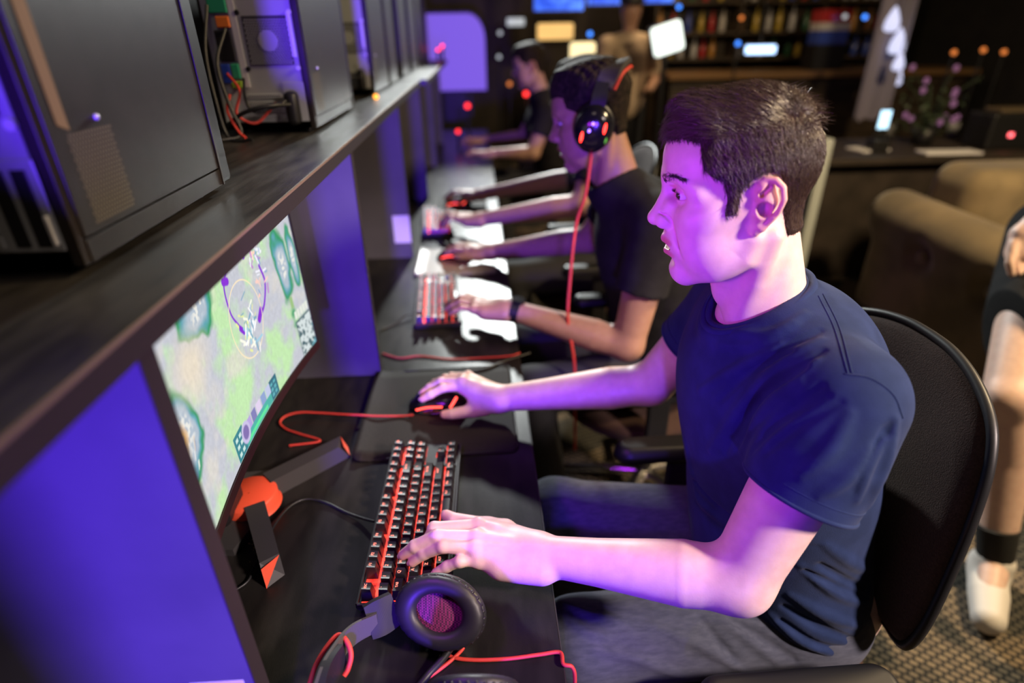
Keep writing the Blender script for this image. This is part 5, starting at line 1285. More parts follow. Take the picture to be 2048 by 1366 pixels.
# ================================================================== THE OTHER PLAYERS
M_TEE2 = noisy(principled('black_cotton', (0.014, 0.013, 0.014), 0.85, spec=0.2), 20, (0.011, 0.010, 0.011), (0.018, 0.017, 0.018), bump=0.3, bscale=300)
M_SKIN2 = skin_material('tan_skin', (0.42, 0.235, 0.155)); M_SKIN3 = skin_material('light_brown_skin', (0.50, 0.30, 0.21))
M_JEAN2 = principled('dark_trousers', (0.02, 0.02, 0.025), 0.85)
CURLY = [(96, 74), (80, 78), (64, 74), (60, 50), (46, 42), (36, 36), (34, 8), (22, 6), (18, 26), (2, 36), (-14, 38), (-30, 30), (-38, -20), (-46, -40), (-75, -42), (-140, -25), (-140, 190), (130, 190), (130, 78)]
def auto_hand(wr, direction, side, ztip, reach=1.0):
    """four fingers spread flat-ish from the wrist; side +1 = thumb towards +Y"""
    d = Vector(direction); d.z = 0; d.normalize(); a = Vector((-d.y, d.x, 0)); a = a if a.y * side > 0 else -a; wr = Vector(wr); mcp = []; fs = []
    for i in range(4):
        m = wr + d * (0.092 - 0.004 * abs(i - 1)) + a * (0.030 - 0.020 * i) + Vector((0, 0, 0.006 - 0.004 * abs(i - 1.3))); mcp.append(np.array(m))
        L = (0.9, 1.0, 0.94, 0.74)[i] * reach; sp = a * (0.010 - 0.007 * i); p1 = m + d * 0.043 * L + sp * 0.5 + Vector((0, 0, 0.004)); p2 = p1 + d * 0.026 * L + sp * 0.4; p2.z = (p1.z + ztip) / 2; p3 = p2 + d * 0.020 * L; p3.z = ztip
        fs.append([np.array(m), np.array(p1), np.array(p2), np.array(p3)])
    t0 = wr + d * 0.035 + a * 0.032 + Vector((0, 0, -0.012)); t1 = t0 + d * 0.036 + a * 0.016; t2 = t1 + d * 0.028 + a * 0.004; t3 = t2 + d * 0.020; t2.z = t3.z = max(ztip, t0.z - 0.012)
    return mcp, fs, [np.array(t) for t in (t0, t1, t2, t3)]
def make_gamer(root, hm, shl, ell_, wrl, shr, elr, wrr, skin, teem, poly, hairm, curl, zt=(0.785, 0.775), lump=3.0, hv=1.9):
    hp, hq, _ = head_mesh(vox=hv, fine=hv < 2.5); _, _, hg = head_mesh(vox=2.6, ears=False, fine=False)
    isl = [(xf(hm, hp), hq, head_tint(hp))]
    for (s_, e_, w_, side, z) in ((shl, ell_, wrl, 1, zt[0]), (shr, elr, wrr, -1, zt[1])):
        s_, e_, w_ = np.array(s_), np.array(e_), np.array(w_); mc, fs, th = auto_hand(w_, w_ - e_, side, z)
        P, Q, _, _ = arm_mesh(s_, e_, w_, mc, fs, th, vox=0.0032); isl.append((P, Q, np.ones((len(P), 4))))
    sl, sr = np.array(shl), np.array(shr); mid = (sl + sr) / 2; hc = np.array(hm.translation); nb = np.array((hc[0] + 0.055, hc[1], hc[2] - 0.145)); mid[0] = max(mid[0], nb[0])
    hip = np.array((mid[0] + 0.13, mid[1], 0.58)); my = mid[1]
    g = SDF((mid[0] - 0.3, my - 0.3, 0.42), (mid[0] + 0.36, my + 0.3, 1.3), 0.008); g.ell((mid[0] + 0.01, my, mid[2] - 0.08), (0.10, 0.16, 0.14)); g.ell((hip[0] - 0.06, my, 0.80), (0.10, 0.14, 0.2), 0.08); g.ell(hip, (0.11, 0.15, 0.1), 0.08); g.cone(nb, mid - (0, 0, 0.05), 0.045, 0.08, 0.05)
    P, Q = g.mesh(); isl.append((P, Q, np.ones((len(P), 4))))
    V, Fc, Cc = merge(isl); keep(raw('body', V, Fc, skin, col=Cc), root)
    P, Q = hair_cap(hg, poly, 8, 24, 4, ztop=(30, 100), lump=lump, seed=curl); keep(raw('hair', xf(hm, P), Q, hairm), root)
    b = MB()
    for s in (-1, 1): b.sphere((77, s * 31, 20), 12.2); b.sphere((83, s * 31, 18), 7, mi=1)
    keep(b.build('eyes', [M_EYE, M_IRIS], None, hm), root)
    g = SDF((mid[0] - 0.34, my - 0.42, 0.46), (mid[0] + 0.40, my + 0.42, 1.30), 0.006)
    g.ell((mid[0] + 0.01, my, mid[2] - 0.08), (0.125, 0.185, 0.16)); g.ell((hip[0] - 0.06, my, 0.80), (0.135, 0.165, 0.2), 0.09); g.ell((hip[0] - 0.01, my, 0.62), (0.145, 0.175, 0.14), 0.09)
    g.chain([nb - (0, 0, 0.01), (nb + sl) / 2, sl], [0.062, 0.058, 0.062], 0.05); g.chain([nb - (0, 0, 0.01), (nb + sr) / 2, sr], [0.062, 0.058, 0.062], 0.05); g.cut((hip[0], my, 0.52), (0.25, 0, -1))
    for s_, e_ in ((sl, np.array(ell_)), (sr, np.array(elr))):
        h = s_ * 0.46 + e_ * 0.54; q = g.blank(); q.chain([s_, h, h * 1.5 - s_ * 0.5], [0.068, 0.066, 0.066]); q.cut(h, e_ - s_); g.union(q, 0.025)
    hn = nb + np.array((-0.01, 0, 0.012)); g.chain([hn, hn + (-0.02, 0, 0.1)], [0.064, 0.085], 0.01, '-')
    P, Q = g.mesh(); keep(raw('t_shirt', P, Q, teem), root)
    g = SDF((-0.05, my - 0.3, 0.02), (hip[0] + 0.2, my + 0.3, 0.76), 0.01)
    g.ell((hip[0], my, 0.60), (0.13, 0.17, 0.11))
    for s in (-1, 1):
        H = np.array((hip[0] - 0.03, my + s * 0.08, 0.575)); K = np.array((0.12, my + s * 0.13, 0.57)); A = np.array((0.20, my + s * 0.14, 0.09)); g.chain([H, K], [0.095, 0.068], 0.04); g.chain([K, A], [0.066, 0.052], 0.02)
    P, Q = g.mesh(); keep(raw('trousers', P, Q, M_JEAN2), root)
    for s in (-1, 1): b = MB(); b.box((0.04, my + s * 0.14 - 0.045, 0.0), (0.26, my + s * 0.14 + 0.045, 0.085), 0.03, smooth=True); keep(b.build('shoe', M_SHOE), root)
    return nb
p2 = thing('person', 'man in a black T-shirt and lit headset at the second station, curly dark hair', 'person', (0.50, 1.55, 0))
HM2 = head_matrix((0.292, 1.505, 1.270), 166, 14, 0, (0.97, 0.97, 1.0))
W2 = np.array(aty(1012, 617, 1.44)); WR2 = np.array(aty(985, 503, 1.95))
make_gamer(p2, HM2, (0.425, 1.345, 1.055), aty(1255, 690, 1.315), W2, (0.425, 1.70, 1.045), aty(1178, 478, 1.80), WR2, M_SKIN2, M_TEE2, CURLY, M_BLACKHAIR, 3, lump=4.5)
wt = thing('wristwatch', 'black wristwatch on the left wrist of the second player', 'watch', tuple(W2)); E2 = np.array(aty(1255, 690, 1.315)); dw = Vector(E2 - W2).normalized(); cw = Vector(W2) + dw * 0.030
u = dw.orthogonal().normalized(); w = dw.cross(u); b = MB()
P = [cw + (u * math.cos(t) + w * math.sin(t)) * 0.0325 - Vector(wt.location) for t in np.linspace(0, 2 * PI, 28, endpoint=False)]
V = [p + dw * s for p in P for s in (-0.010, 0.010)]; b.add(V, [[2 * i, 2 * i + 1, (2 * i + 3) % 56, (2 * i + 2) % 56] for i in range(28)], 0, True); b.tube([p + dw * 0.010 for p in P], 0.002, 6, closed=True); b.tube([p - dw * 0.010 for p in P], 0.002, 6, closed=True)
b.build('strap', M_BLACK, wt); upv = (Vector((0, 0, 1)) - dw * dw.z).normalized(); b = MB(); b.cyl(cw - Vector(wt.location) + upv * 0.029, cw - Vector(wt.location) + upv * 0.039, 0.018); b.build('case', M_GLOSS, wt)
# headset worn by the second player
h2 = thing('headset', 'black headset with red and violet lights worn by the second player', 'headset', tuple(HM2.translation)); I2 = Matrix.Translation(-HM2.translation)
def hw(x, y, z): return HM2 @ Vector((x, y, z))
R3 = HM2.to_3x3().normalized()
for s in (1, -1):
    c = hw(0, s * 102, -2); nrm = R3 @ Vector((0, -s, 0.12)); ear_cup(h2, I2 @ frame(c, nrm, R3 @ Vector((-0.45, 0, 1))) @ Matrix.Diagonal((0.88, 1.18, 1.0, 1.0)), lights=True)
    b, _ = flat_band([hw(-10, s * 114, 22), hw(-26, s * 108, 56), hw(-40, s * 92, 86)], R3 @ Vector((1, 0, 0)), (0.030, 0.034), 0.010); b.build('yoke', M_BLACK, h2, I2)
top = [hw(-40, 94, 78), hw(-62, 76, 104), hw(-80, 34, 116), hw(-82, 0, 112), hw(-80, -30, 104), hw(-62, -66, 92), hw(-40, -90, 76)]
b, _ = flat_band(top, R3 @ Vector((1, 0, 0)), (0.038, 0.050), 0.012); b.build('headband', M_BAND, h2, I2)
MB().tube(spline([hw(-62, 92, 66), hw(-84, 75, 92), hw(-103, 34, 101), hw(-106, 0, 98)]), 0.004).build('red_trim', M_RED, h2, I2)
q0 = hw(14, 108, -50); cable([q0, q0 + Vector((-0.012, -0.01, -0.10)), tuple(aty(1152, 450, 1.40)), tuple(aty(1140, 560, 1.37)), tuple(aty(1136, 640, 1.35)), tuple(aty(1148, 720, 1.33)), tuple(aty(1150, 800, 1.36)), tuple(aty(1150, 900, 1.40))], 0.0040, M_RED, 'red cable hanging from the lit headset in front of the second player', 'headset_cable')
# third and fourth players, blurred
p3 = thing('person', 'third player mostly hidden behind the lit headset, only the arms clear', 'person', (0.52, 2.40, 0))
HM3 = head_matrix((0.415, 2.37, 1.250), 172, 14, 0, (0.97, 0.97, 1.0))
make_gamer(p3, HM3, (0.43, 2.20, 1.03), aty(1165, 408, 2.13), aty(962, 438, 2.27), (0.43, 2.56, 1.03), aty(1165, 352, 2.62), aty(965, 388, 2.74), M_SKIN3, M_TEE2, CURLY, M_BLACKHAIR, 1, hv=3.0)
p4 = thing('person', 'farthest seated player in a black T-shirt, dark hair, facing left', 'person', (0.50, 3.95, 0))
HM4 = head_matrix((0.345, 3.93, 1.275), 176, 12, 0, (0.97, 0.97, 1.0))
make_gamer(p4, HM4, (0.42, 3.76, 1.02), (0.34, 3.70, 0.81), (0.09, 3.78, 0.80), (0.42, 4.13, 1.02), (0.31, 4.22, 0.83), (0.06, 4.30, 0.80), M_SKIN3, M_TEE2, CURLY, M_BLACKHAIR, 2, hv=3.0)

# ================================================================== WALKING PERSON AT THE RIGHT EDGE
M_SHORT = noisy(principled('black_shorts', (0.010, 0.010, 0.011), 0.85, spec=0.2), 20, (0.008, 0.008, 0.009), (0.014, 0.014, 0.015))
M_SOCK = principled('black_sock', (0.012, 0.012, 0.012), 0.9); M_SNEAK = principled('white_sneaker', (0.72, 0.68, 0.64), 0.6)
wp = thing('person', 'person in black shorts, black socks and white sneakers passing at the right edge', 'person', (1.60, 1.35, 0))
KN, AN, HP = np.array(aty(2018, 800, 1.26)), np.array((1.445, 1.110, 0.095)), np.array((1.74, 1.62, 0.90))
KN2, AN2, HP2 = np.array((1.90, 1.50, 0.50)), np.array((2.02, 1.58, 0.09)), np.array((1.92, 1.54, 0.90))
g = SDF((1.25, 0.85, -0.01), (2.25, 2.0, 1.80), 0.007)
for H, K, A, tx in ((HP, KN, AN, (-0.10, -0.12)), (HP2, KN2, AN2, (-0.10, -0.10))):
    g.chain([H, H * 0.5 + K * 0.5, K], [0.095, 0.083, 0.062], 0.03); m1 = K * 0.62 + A * 0.38; g.chain([K, m1 + (0.02, 0.012, 0), A], [0.058, 0.058, 0.040], 0.02); g.chain([A, A + np.array((tx[0], tx[1], -0.06))], [0.038, 0.030], 0.01)
PV = (HP + HP2) / 2; SHD = PV + np.array((-0.02, -0.02, 0.55))
g.ell(PV + (0, 0, 0.03), (0.14, 0.14, 0.12), 0.05); g.chain([PV + (0, 0, 0.05), PV + (0, 0, 0.30), SHD - (0, 0, 0.06)], [0.125, 0.125, 0.14], 0.06); g.cone(SHD, SHD + (0, 0, 0.10), 0.06, 0.055, 0.04); g.ell(SHD + (-0.01, -0.01, 0.19), (0.085, 0.085, 0.115), 0.02)
HN = np.array(aty(2045, 470, 1.52)); S1 = SHD + np.array((-0.16, 0.02, -0.04)); E1 = np.array((1.70, 1.50, 1.18)); S2 = SHD + np.array((0.17, -0.05, -0.04))
g.chain([S1, E1, HN], [0.050, 0.044, 0.030], 0.02); g.chain([S2, S2 + (0.05, 0.03, -0.28), S2 + (0.02, -0.06, -0.52)], [0.05, 0.042, 0.03], 0.02)
d = np.array(aty(2030, 560, 1.50)) - HN; d = d / np.linalg.norm(d)
g.chain([HN, HN + d * 0.05], [0.030, 0.036], 0.01)
for i in range(4):
    o = np.array((-0.03 + 0.02 * i, -0.012, 0.0)); g.chain([HN + d * 0.055 + o, HN + d * 0.10 + o + (0.012, -0.014, 0), HN + d * 0.125 + o + (0.035, -0.004, 0)], [0.0115, 0.0105, 0.009], 0.004)
g.chain([HN + d * 0.02 + (-0.03, -0.01, 0), HN + d * 0.07 + (-0.052, -0.03, 0), HN + d * 0.10 + (-0.045, -0.035, 0)], [0.014, 0.012, 0.010], 0.008)
P, Q = g.mesh(); keep(raw('body', P, Q, M_SKIN, col=np.ones((len(P), 4))), wp)
g = SDF((1.5, 1.2, 0.5), (2.2, 1.95, 1.1), 0.007)
for H, K in ((HP, KN), (HP2, KN2)): g.chain([H, H * 0.34 + K * 0.66], [0.118, 0.108], 0.03); g.cut(H * 0.36 + K * 0.64, (K - H) * (1 if H is HP else 1)) if False else None
g.ell(PV + (0, 0, 0.02), (0.16, 0.16, 0.13), 0.05); P, Q = g.mesh(); keep(raw('shorts', P, Q, M_SHORT), wp)
g = SDF((1.45, 1.2, 0.95), (2.3, 2.0, 1.6), 0.008); g.chain([PV + (0, 0, 0.10), PV + (0, 0, 0.32), SHD - (0, 0, 0.06)], [0.15, 0.145, 0.155], 0.06); g.chain([SHD - (0, 0, .02), S1, S1 * 0.5 + E1 * 0.5], [0.07, 0.065, 0.062], 0.04); g.chain([SHD - (0, 0, .02), S2, S2 + (0.03, 0.0, -0.16)], [0.07, 0.065, 0.062], 0.04)
P, Q = g.mesh(); keep(raw('t_shirt', P, Q, M_TEE2), wp)
for A, K in ((AN, KN), (AN2, KN2)):
    b = MB(); up = A * 0.78 + K * 0.22; b.tube([A + (0, 0, -0.03), A, up], [0.045, 0.0445, 0.052], 14); keep(b.build('sock', M_SOCK), wp)
    g = SDF((A[0] - 0.28, A[1] - 0.30, -0.005), (A[0] + 0.12, A[1] + 0.14, 0.14), 0.005); g.chain([A + (0.02, 0.03, -0.05), A + (-0.06, -0.075, -0.052), A + (-0.11, -0.14, -0.058)], [0.048, 0.048, 0.040], 0.0); g.cone(A + (0, 0, -0.03), A + (0, 0, -0.005), 0.05, 0.05, 0.02); g.cut((0, 0, 0.001), (0, 0, -1))
    P, Q = g.mesh(); keep(raw('sneaker', P, Q, M_SNEAK), wp)
M_HAIR4 = M_BLACKHAIR
b = MB(); b.sphere(SHD + (0.01, 0.01, 0.235), (0.095, 0.095, 0.09)); keep(b.build('hair', M_HAIR4), wp)
# ================================================================== LOUNGE AND FAR END
M_VELV = noisy(principled('olive_brown_velvet', (0.16, 0.12, 0.06), 0.85, sheen=0.35), 5, (0.12, 0.088, 0.042), (0.21, 0.155, 0.078), bump=0.3, bscale=40)
sofa = thing('sofa', 'olive-brown velvet sofa with a rolled arm at the right', 'sofa', (2.9, 2.4, 0)); ST = Matrix.Translation(-sofa.location)
g = SDF((1.98, 1.52, 0.02), (2.50, 3.10, 0.78), 0.012)
def rbox(g, lo, hi, r, k=0.0):
    lo, hi = np.array(lo), np.array(hi); c = (lo + hi) / 2; h = (hi - lo) / 2 - r
    def fn(X, Y, Z):
        q = [np.abs(a - c[i]) - h[i] for i, a in enumerate((X, Y, Z))]
        return np.sqrt(sum(np.maximum(v, 0) ** 2 for v in q)) + np.minimum(np.maximum(np.maximum(q[0] + 0 * q[1] + 0 * q[2], q[1] + 0 * q[0]), q[2] + 0 * q[0]), 0) - r
    g.apply(fn, lo, hi, k, '+')
rbox(g, (2.10, 1.62, 0.08), (2.34, 2.95, 0.60), 0.05); g.chain([(2.20, 1.66, 0.565), (2.20, 2.92, 0.585)], [0.13, 0.13], 0.05)
tb = aty(1962, 572, 2.10); bx = 2.085
for (y, z) in ((2.12, 0.48), (2.55, 0.48)): g.ell((bx, y, z), (0.055, 0.075, 0.075), 0.05, '-')
P, Q = g.mesh(); keep(raw('rolled_arm', P, Q, M_VELV), sofa)
for (y, z) in ((2.12, 0.48), (2.55, 0.48)): MB().sphere((2.115, y, z), (0.02, 0.032, 0.032)).build('button', M_VELV, sofa, ST)
g = SDF((2.28, 1.55, 0.05), (4.2, 3.2, 1.0), 0.02); rbox(g, (2.34, 1.66, 0.10), (4.10, 2.95, 0.44), 0.06); P, Q = g.mesh(); keep(raw('seat_base', P, Q, M_VELV), sofa)
for k in range(2):
    g = SDF((2.28, 2.35, 0.35), (4.2, 3.25, 1.0), 0.016); x0 = 2.34 + 0.88 * k; rbox(g, (x0, 2.62, 0.42), (x0 + 0.87, 2.98, 0.86), 0.10); P, Q = g.mesh(); keep(raw('back_cushion', P, Q, M_VELV), sofa)
for (x, y) in ((2.16, 1.70), (2.16, 2.88), (4.02, 1.72), (4.02, 2.88)): MB().cyl((x, y, 0), (x, y, 0.10), 0.03).build('leg', M_BLACK, sofa, ST)

M_BENCH = noisy(principled('dark_bench_wood', (0.03, 0.022, 0.017), 0.55), 6, (0.02, 0.015, 0.011), (0.042, 0.031, 0.024), stretch=(1, 8, 1))
bench = thing('counter', 'dark counter behind the sofa cluttered with small things', 'counter', (3.1, 3.75, 0)); BT = Matrix.Translation(-bench.location)
BZ = 0.78
MB().box((1.80, 3.42, BZ - 0.04), (4.6, 4.10, BZ), 0.004).build('top', M_BENCH, bench, BT); MB().box((1.86, 3.50, 0), (4.55, 3.54, BZ - 0.04)).build('front_panel', M_BENCH, bench, BT); MB().box((1.86, 3.54, 0), (1.90, 4.05, BZ - 0.04)).build('side_panel', M_BENCH, bench, BT)
M_PALE = principled('pale_grey_paint', (0.48, 0.52, 0.50), 0.5)
q = aty(1664, 276, 3.30); post = MB().box((q[0] - 0.065, 3.26, 0.0), (q[0] - 0.005, 3.34, q[2]), 0.006).build('post', M_PALE); tag(post, 'pale grey upright post behind the nearest player\'s neck', 'post')
def bz(px, py, h=0.0): return Vector(atz(px, py, BZ + h))
def paper(px, py, w, d, rz, lab):
    p = bz(px, py); o = MB().box((-w / 2, -d / 2, 0), (w / 2, d / 2, 0.012), 0.003).build('paper_stack', M_WHITE); o.location = (p.x, max(p.y, 3.45 + d / 2), BZ); o.rotation_euler = (0, 0, rz); tag(o, lab, 'papers'); return o
paper(1735, 300, 0.20, 0.15, 0.2, 'pale papers at the left end of the counter behind the sofa')
paper(1960, 322, 0.34, 0.12, -0.05, 'long pale sheet on the counter edge at the right')
# screen glow of a small device, its stand
M_CYAN = principled('pale_cyan_screen', (0.1, 0.12, 0.14), 0.3, emit=(0.50, 0.80, 1.0), estr=2.2)
p = aty(1768, 238, 3.62); ph = thing('phone', 'small pale blue lit phone standing on the counter', 'phone', (p[0], p[1], BZ)); MB().box((-0.037, -0.006, 0.0), (0.037, 0.006, 0.17), 0.004).build('body', M_BLACK, ph); MB().box((-0.033, -0.0075, 0.06), (0.033, -0.006, 0.165)).build('screen', M_CYAN, ph)
ph.location = (p[0], p[1], p[2] - 0.115); b = MB(); b.box((-0.05, -0.05, BZ - p[2] + 0.115), (0.05, 0.05, 0.0), 0.01); b.build('stand', M_BLACK, ph)
# boxy device with red light
M_PINK = principled('pink_red_led', (0.3, 0.05, 0.05), 0.4, emit=(1.0, 0.12, 0.14), estr=4.0)
p = aty(2005, 292, 3.60); bx = thing('speaker', 'dark boxy device with a small pink-red light on the counter', 'device', (p[0] + 0.06, 3.66, BZ)); MB().box((-0.20, -0.09, 0), (0.24, 0.12, 0.21), 0.015).build('housing', M_BLACK, bx); MB().box((-0.075, -0.093, 0.075), (-0.045, -0.089, 0.098)).build('red_light', M_PINK, bx); MB().box((-0.14, -0.06, 0.21), (0.18, 0.08, 0.235), 0.006).build('lid', principled('dull_brass', (0.2, 0.15, 0.09), 0.4, 0.5), bx)
M_GLASS = principled('clear_tumbler', (0.6, 0.6, 0.62), 0.1); M_GLASS.node_tree.nodes['Principled BSDF'].inputs['Transmission Weight'].default_value = 0.7
for k, (px, py, lab) in enumerate(((1742, 270, 'small glass left of the lit phone'), (1822, 268, 'small glass right of the lit phone'), (1900, 275, 'small glass in the middle of the counter'))):
    p = bz(px, py); o = MB().lathe([(0.001, 0.003), (0.026, 0.003), (0.03, 0.0), (0.036, 0.10), (0.033, 0.10), (0.028, 0.006), (0.001, 0.006)]).build('glass', M_GLASS); o.location = (p.x, min(max(p.y, 3.5), 4.05), BZ); tag(o, lab, 'glass', 'glasses on the counter')
# potted plant with violet flowers
M_LEAF = principled('dark_leaf', (0.03, 0.05, 0.025), 0.6); M_PETAL = principled('violet_petal', (0.30, 0.16, 0.50), 0.6)
p = aty(1850, 260, 3.80); pl = thing('potted_plant', 'dark potted plant with small violet flowers on the counter', 'plant', (p[0], 3.80, BZ)); MB().lathe([(0.001, 0), (0.055, 0), (0.075, 0.11), (0.066, 0.11), (0.05, 0.02)]).build('pot', M_BLACK, pl)
rp = np.random.default_rng(9); bs = MB(); bl = MB(); bf = []
for k in range(26):
    a = rp.uniform(0, 6.28); r = rp.uniform(0.05, 0.30); h = rp.uniform(0.12, 0.46); e = Vector((r * math.cos(a), r * 0.6 * math.sin(a), h)); bs.tube(spline([(0, 0, 0.08), (e.x * 0.4, e.y * 0.4, h * 0.7), e]), 0.003, 5)
    for j in range(4):
        q = e * rp.uniform(0.5, 0.95) + Vector(rp.normal(0, 0.02, 3)); d = Vector(rp.normal(0, 1, 3)).normalized() * 0.04; w = d.orthogonal().normalized() * 0.014; bl.add([q, q + d * 0.5 + w, q + d, q + d * 0.5 - w], [[0, 1, 2, 3]])
    if k < 14:
        f = MB()
        for t in range(5): an = 2 * PI * t / 5; f.sphere(e + Vector((math.cos(an) * 0.012, 0, math.sin(an) * 0.012)), (0.010, 0.004, 0.010), seg=8, rings=6)
        f.build('flower', M_PETAL, pl)
bs.build('stems', M_LEAF, pl); bl.build('leaves', M_LEAF, pl)

# ---- the bar at the back
M_BAR = noisy(principled('bar_front_wood', (0.05, 0.034, 0.022), 0.5), 4, (0.03, 0.02, 0.013), (0.07, 0.048, 0.03), stretch=(1, 1, 6))
M_BARTOP = principled('amber_bar_top', (0.20, 0.11, 0.045), 0.4)
bar = thing('bar_counter', 'long dark bar counter at the far end of the room', 'counter', (3.3, 6.3, 0)); RT = Matrix.Translation(-bar.location)
MB().box((1.9, 6.1, 0), (4.9, 6.6, 1.04)).build('front', M_BAR, bar, RT); MB().box((1.85, 6.0, 1.04), (4.95, 6.65, 1.09), 0.006).build('top', M_BARTOP, bar, RT)
M_TV = bpy.data.materials.new('blue_television_picture'); M_TV.use_nodes = True
_b = M_TV.node_tree.nodes['Principled BSDF']; _tc = nd(M_TV, 'ShaderNodeTexCoord'); _n = nd(M_TV, 'ShaderNodeTexNoise'); _n.inputs['Scale'].default_value = 7; lk(M_TV, _tc.outputs['Object'], _n.inputs['Vector'])
_r = nd(M_TV, 'ShaderNodeValToRGB'); _r.color_ramp.elements[0].position = 0.4; _r.color_ramp.elements[0].color = (0.005, 0.06, 0.55, 1); _r.color_ramp.elements[1].position = 0.62; _r.color_ramp.elements[1].color = (0.07, 0.22, 1.0, 1)
lk(M_TV, _n.outputs['Fac'], _r.inputs['Fac']); lk(M_TV, _r.outputs['Color'], _b.inputs['Emission Color']); _b.inputs['Emission Strength'].default_value = 1.6; _b.inputs['Base Color'].default_value = (0.01, 0.01, 0.02, 1)
def tv(px0, px1, pyb, y, lab):
    a, b_ = aty(px0, pyb, y), aty(px1, pyb, y); w = b_[0] - a[0]; h = w * 0.56
    t = thing('television', lab, 'television', ((a[0] + b_[0]) / 2, y, a[2]), 0, 'televisions over the bar'); MB().box((-w / 2 - 0.02, 0.0, -0.02), (w / 2 + 0.02, 0.05, h + 0.02), 0.005).build('housing', M_BLACK, t); MB().box((-w / 2, -0.004, 0.0), (w / 2, 0.0, h)).build('screen', M_TV, t)
    MB().box((-0.03, 0.02, h + 0.02), (0.03, 0.05, 3.1 - a[2]), 0.004).build('ceiling_mount', M_BLACK, t)
tv(1068, 1166, 22, 6.0, 'leftmost blue television hung over the bar'); tv(1174, 1256, 10, 6.3, 'second blue television from the left over the bar'); tv(1262, 1345, 6, 6.6, 'third blue television from the left over the bar')
def glow(name, color, st): return principled(name, tuple(0.3 * c for c in color), 0.5, emit=color, estr=st)
G_VIO = glow('violet_light_as_glow', (0.24, 0.13, 0.85), 0.75); G_CREAM = glow('cream_lamp', (1.0, 0.80, 0.42), 1.5); G_AMB = glow('amber_lamp', (1.0, 0.60, 0.20), 1.0); G_WHT = glow('white_screen', (0.90, 1.0, 0.92), 1.7)
G_BLU = glow('blue_bulb', (0.05, 0.25, 1.0), 2.5); G_PALE = glow('pale_bulb_and_reflection', (0.7, 0.75, 0.8), 0.7); G_RED = glow('red_bulb', (1.0, 0.03, 0.03), 3.0); G_ICE = glow('blue_white_tube', (0.45, 0.65, 1.0), 3.2); G_ORG = glow('orange_bulb', (1.0, 0.28, 0.06), 0.9); G_PAPER = glow('lit_paper_shade', (0.70, 0.72, 1.0), 1.0)
# arch panel; the violet light falling on it is put in as emission
a, c = aty(872, 182, 6.2), aty(968, 26, 6.2); w = c[0] - a[0]; h = c[2] - a[2]; ar = thing('arch_panel', 'panel with a rounded top, violet light on it put in as glow, at the far end of the desks', 'arch panel', (a[0] + w / 2, 6.2, a[2]))
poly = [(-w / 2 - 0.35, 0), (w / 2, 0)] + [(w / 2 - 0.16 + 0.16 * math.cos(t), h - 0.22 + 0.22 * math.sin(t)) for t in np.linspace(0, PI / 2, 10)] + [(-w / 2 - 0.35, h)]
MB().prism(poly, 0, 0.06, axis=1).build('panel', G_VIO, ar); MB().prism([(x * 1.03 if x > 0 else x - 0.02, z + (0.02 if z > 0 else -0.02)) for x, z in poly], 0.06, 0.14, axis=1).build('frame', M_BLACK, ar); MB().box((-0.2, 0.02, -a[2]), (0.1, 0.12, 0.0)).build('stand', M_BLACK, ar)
def box_light(name, px0, px1, py0, py1, y, mat, label, cat, rot=0.0, depth=0.06, hang=None):
    a, c = aty(px0, py1, y), aty(px1, py0, y); w, h = c[0] - a[0], c[2] - a[2]; t = thing(name, label, cat, ((a[0] + c[0]) / 2, y, (a[2] + c[2]) / 2))
    R = Matrix.Rotation(rot, 4, 'Y'); MB().box((-w / 2, -depth, -h / 2), (w / 2, 0, h / 2), min(w, h) * 0.12, smooth=False).build('lit_face', mat, t, R); MB().box((-w / 2 - 0.01, -depth * 0.3, -h / 2 - 0.01), (w / 2 + 0.01, 0.03, h / 2 + 0.01)).build('backing', M_BLACK, t, R)
    if hang == 'up': MB().cyl((0, 0.0, h / 2), (0, 0.0, 3.1 - t.location.z), 0.008).build('hanger', M_BLACK, t)
    if hang == 'down': MB().cyl((0, 0.0, -t.location.z), (0, 0.0, -h / 2), 0.02).build('stand', M_BLACK, t)
    return t
box_light('square_lamp', 1138, 1190, 84, 134, 6.0, G_CREAM, 'cream square lamp just above the second player\'s hair', 'lamp', hang='down')
box_light('light_sign', 1074, 1146, 46, 80, 6.8, G_AMB, 'amber lit sign left of the first television', 'sign', hang='up')
t = box_light('tilted_screen', 1300, 1366, 46, 108, 5.0, G_WHT, 'bright white tilted screen behind the bar', 'screen', rot=math.radians(-16), hang='down')
box_light('tube_light', 1488, 1548, 90, 108, 6.05, G_ICE, 'blue-white tube light above the nearest player\'s head', 'light', hang='up')
box_light('oval_reflection', 1014, 1048, 36, 52, 7.2, G_PALE, 'pale oval ceiling-light reflection high at the far wall, put in as a glowing box', 'light', hang='up')  # reflection of a ceiling light, put in as a glowing box
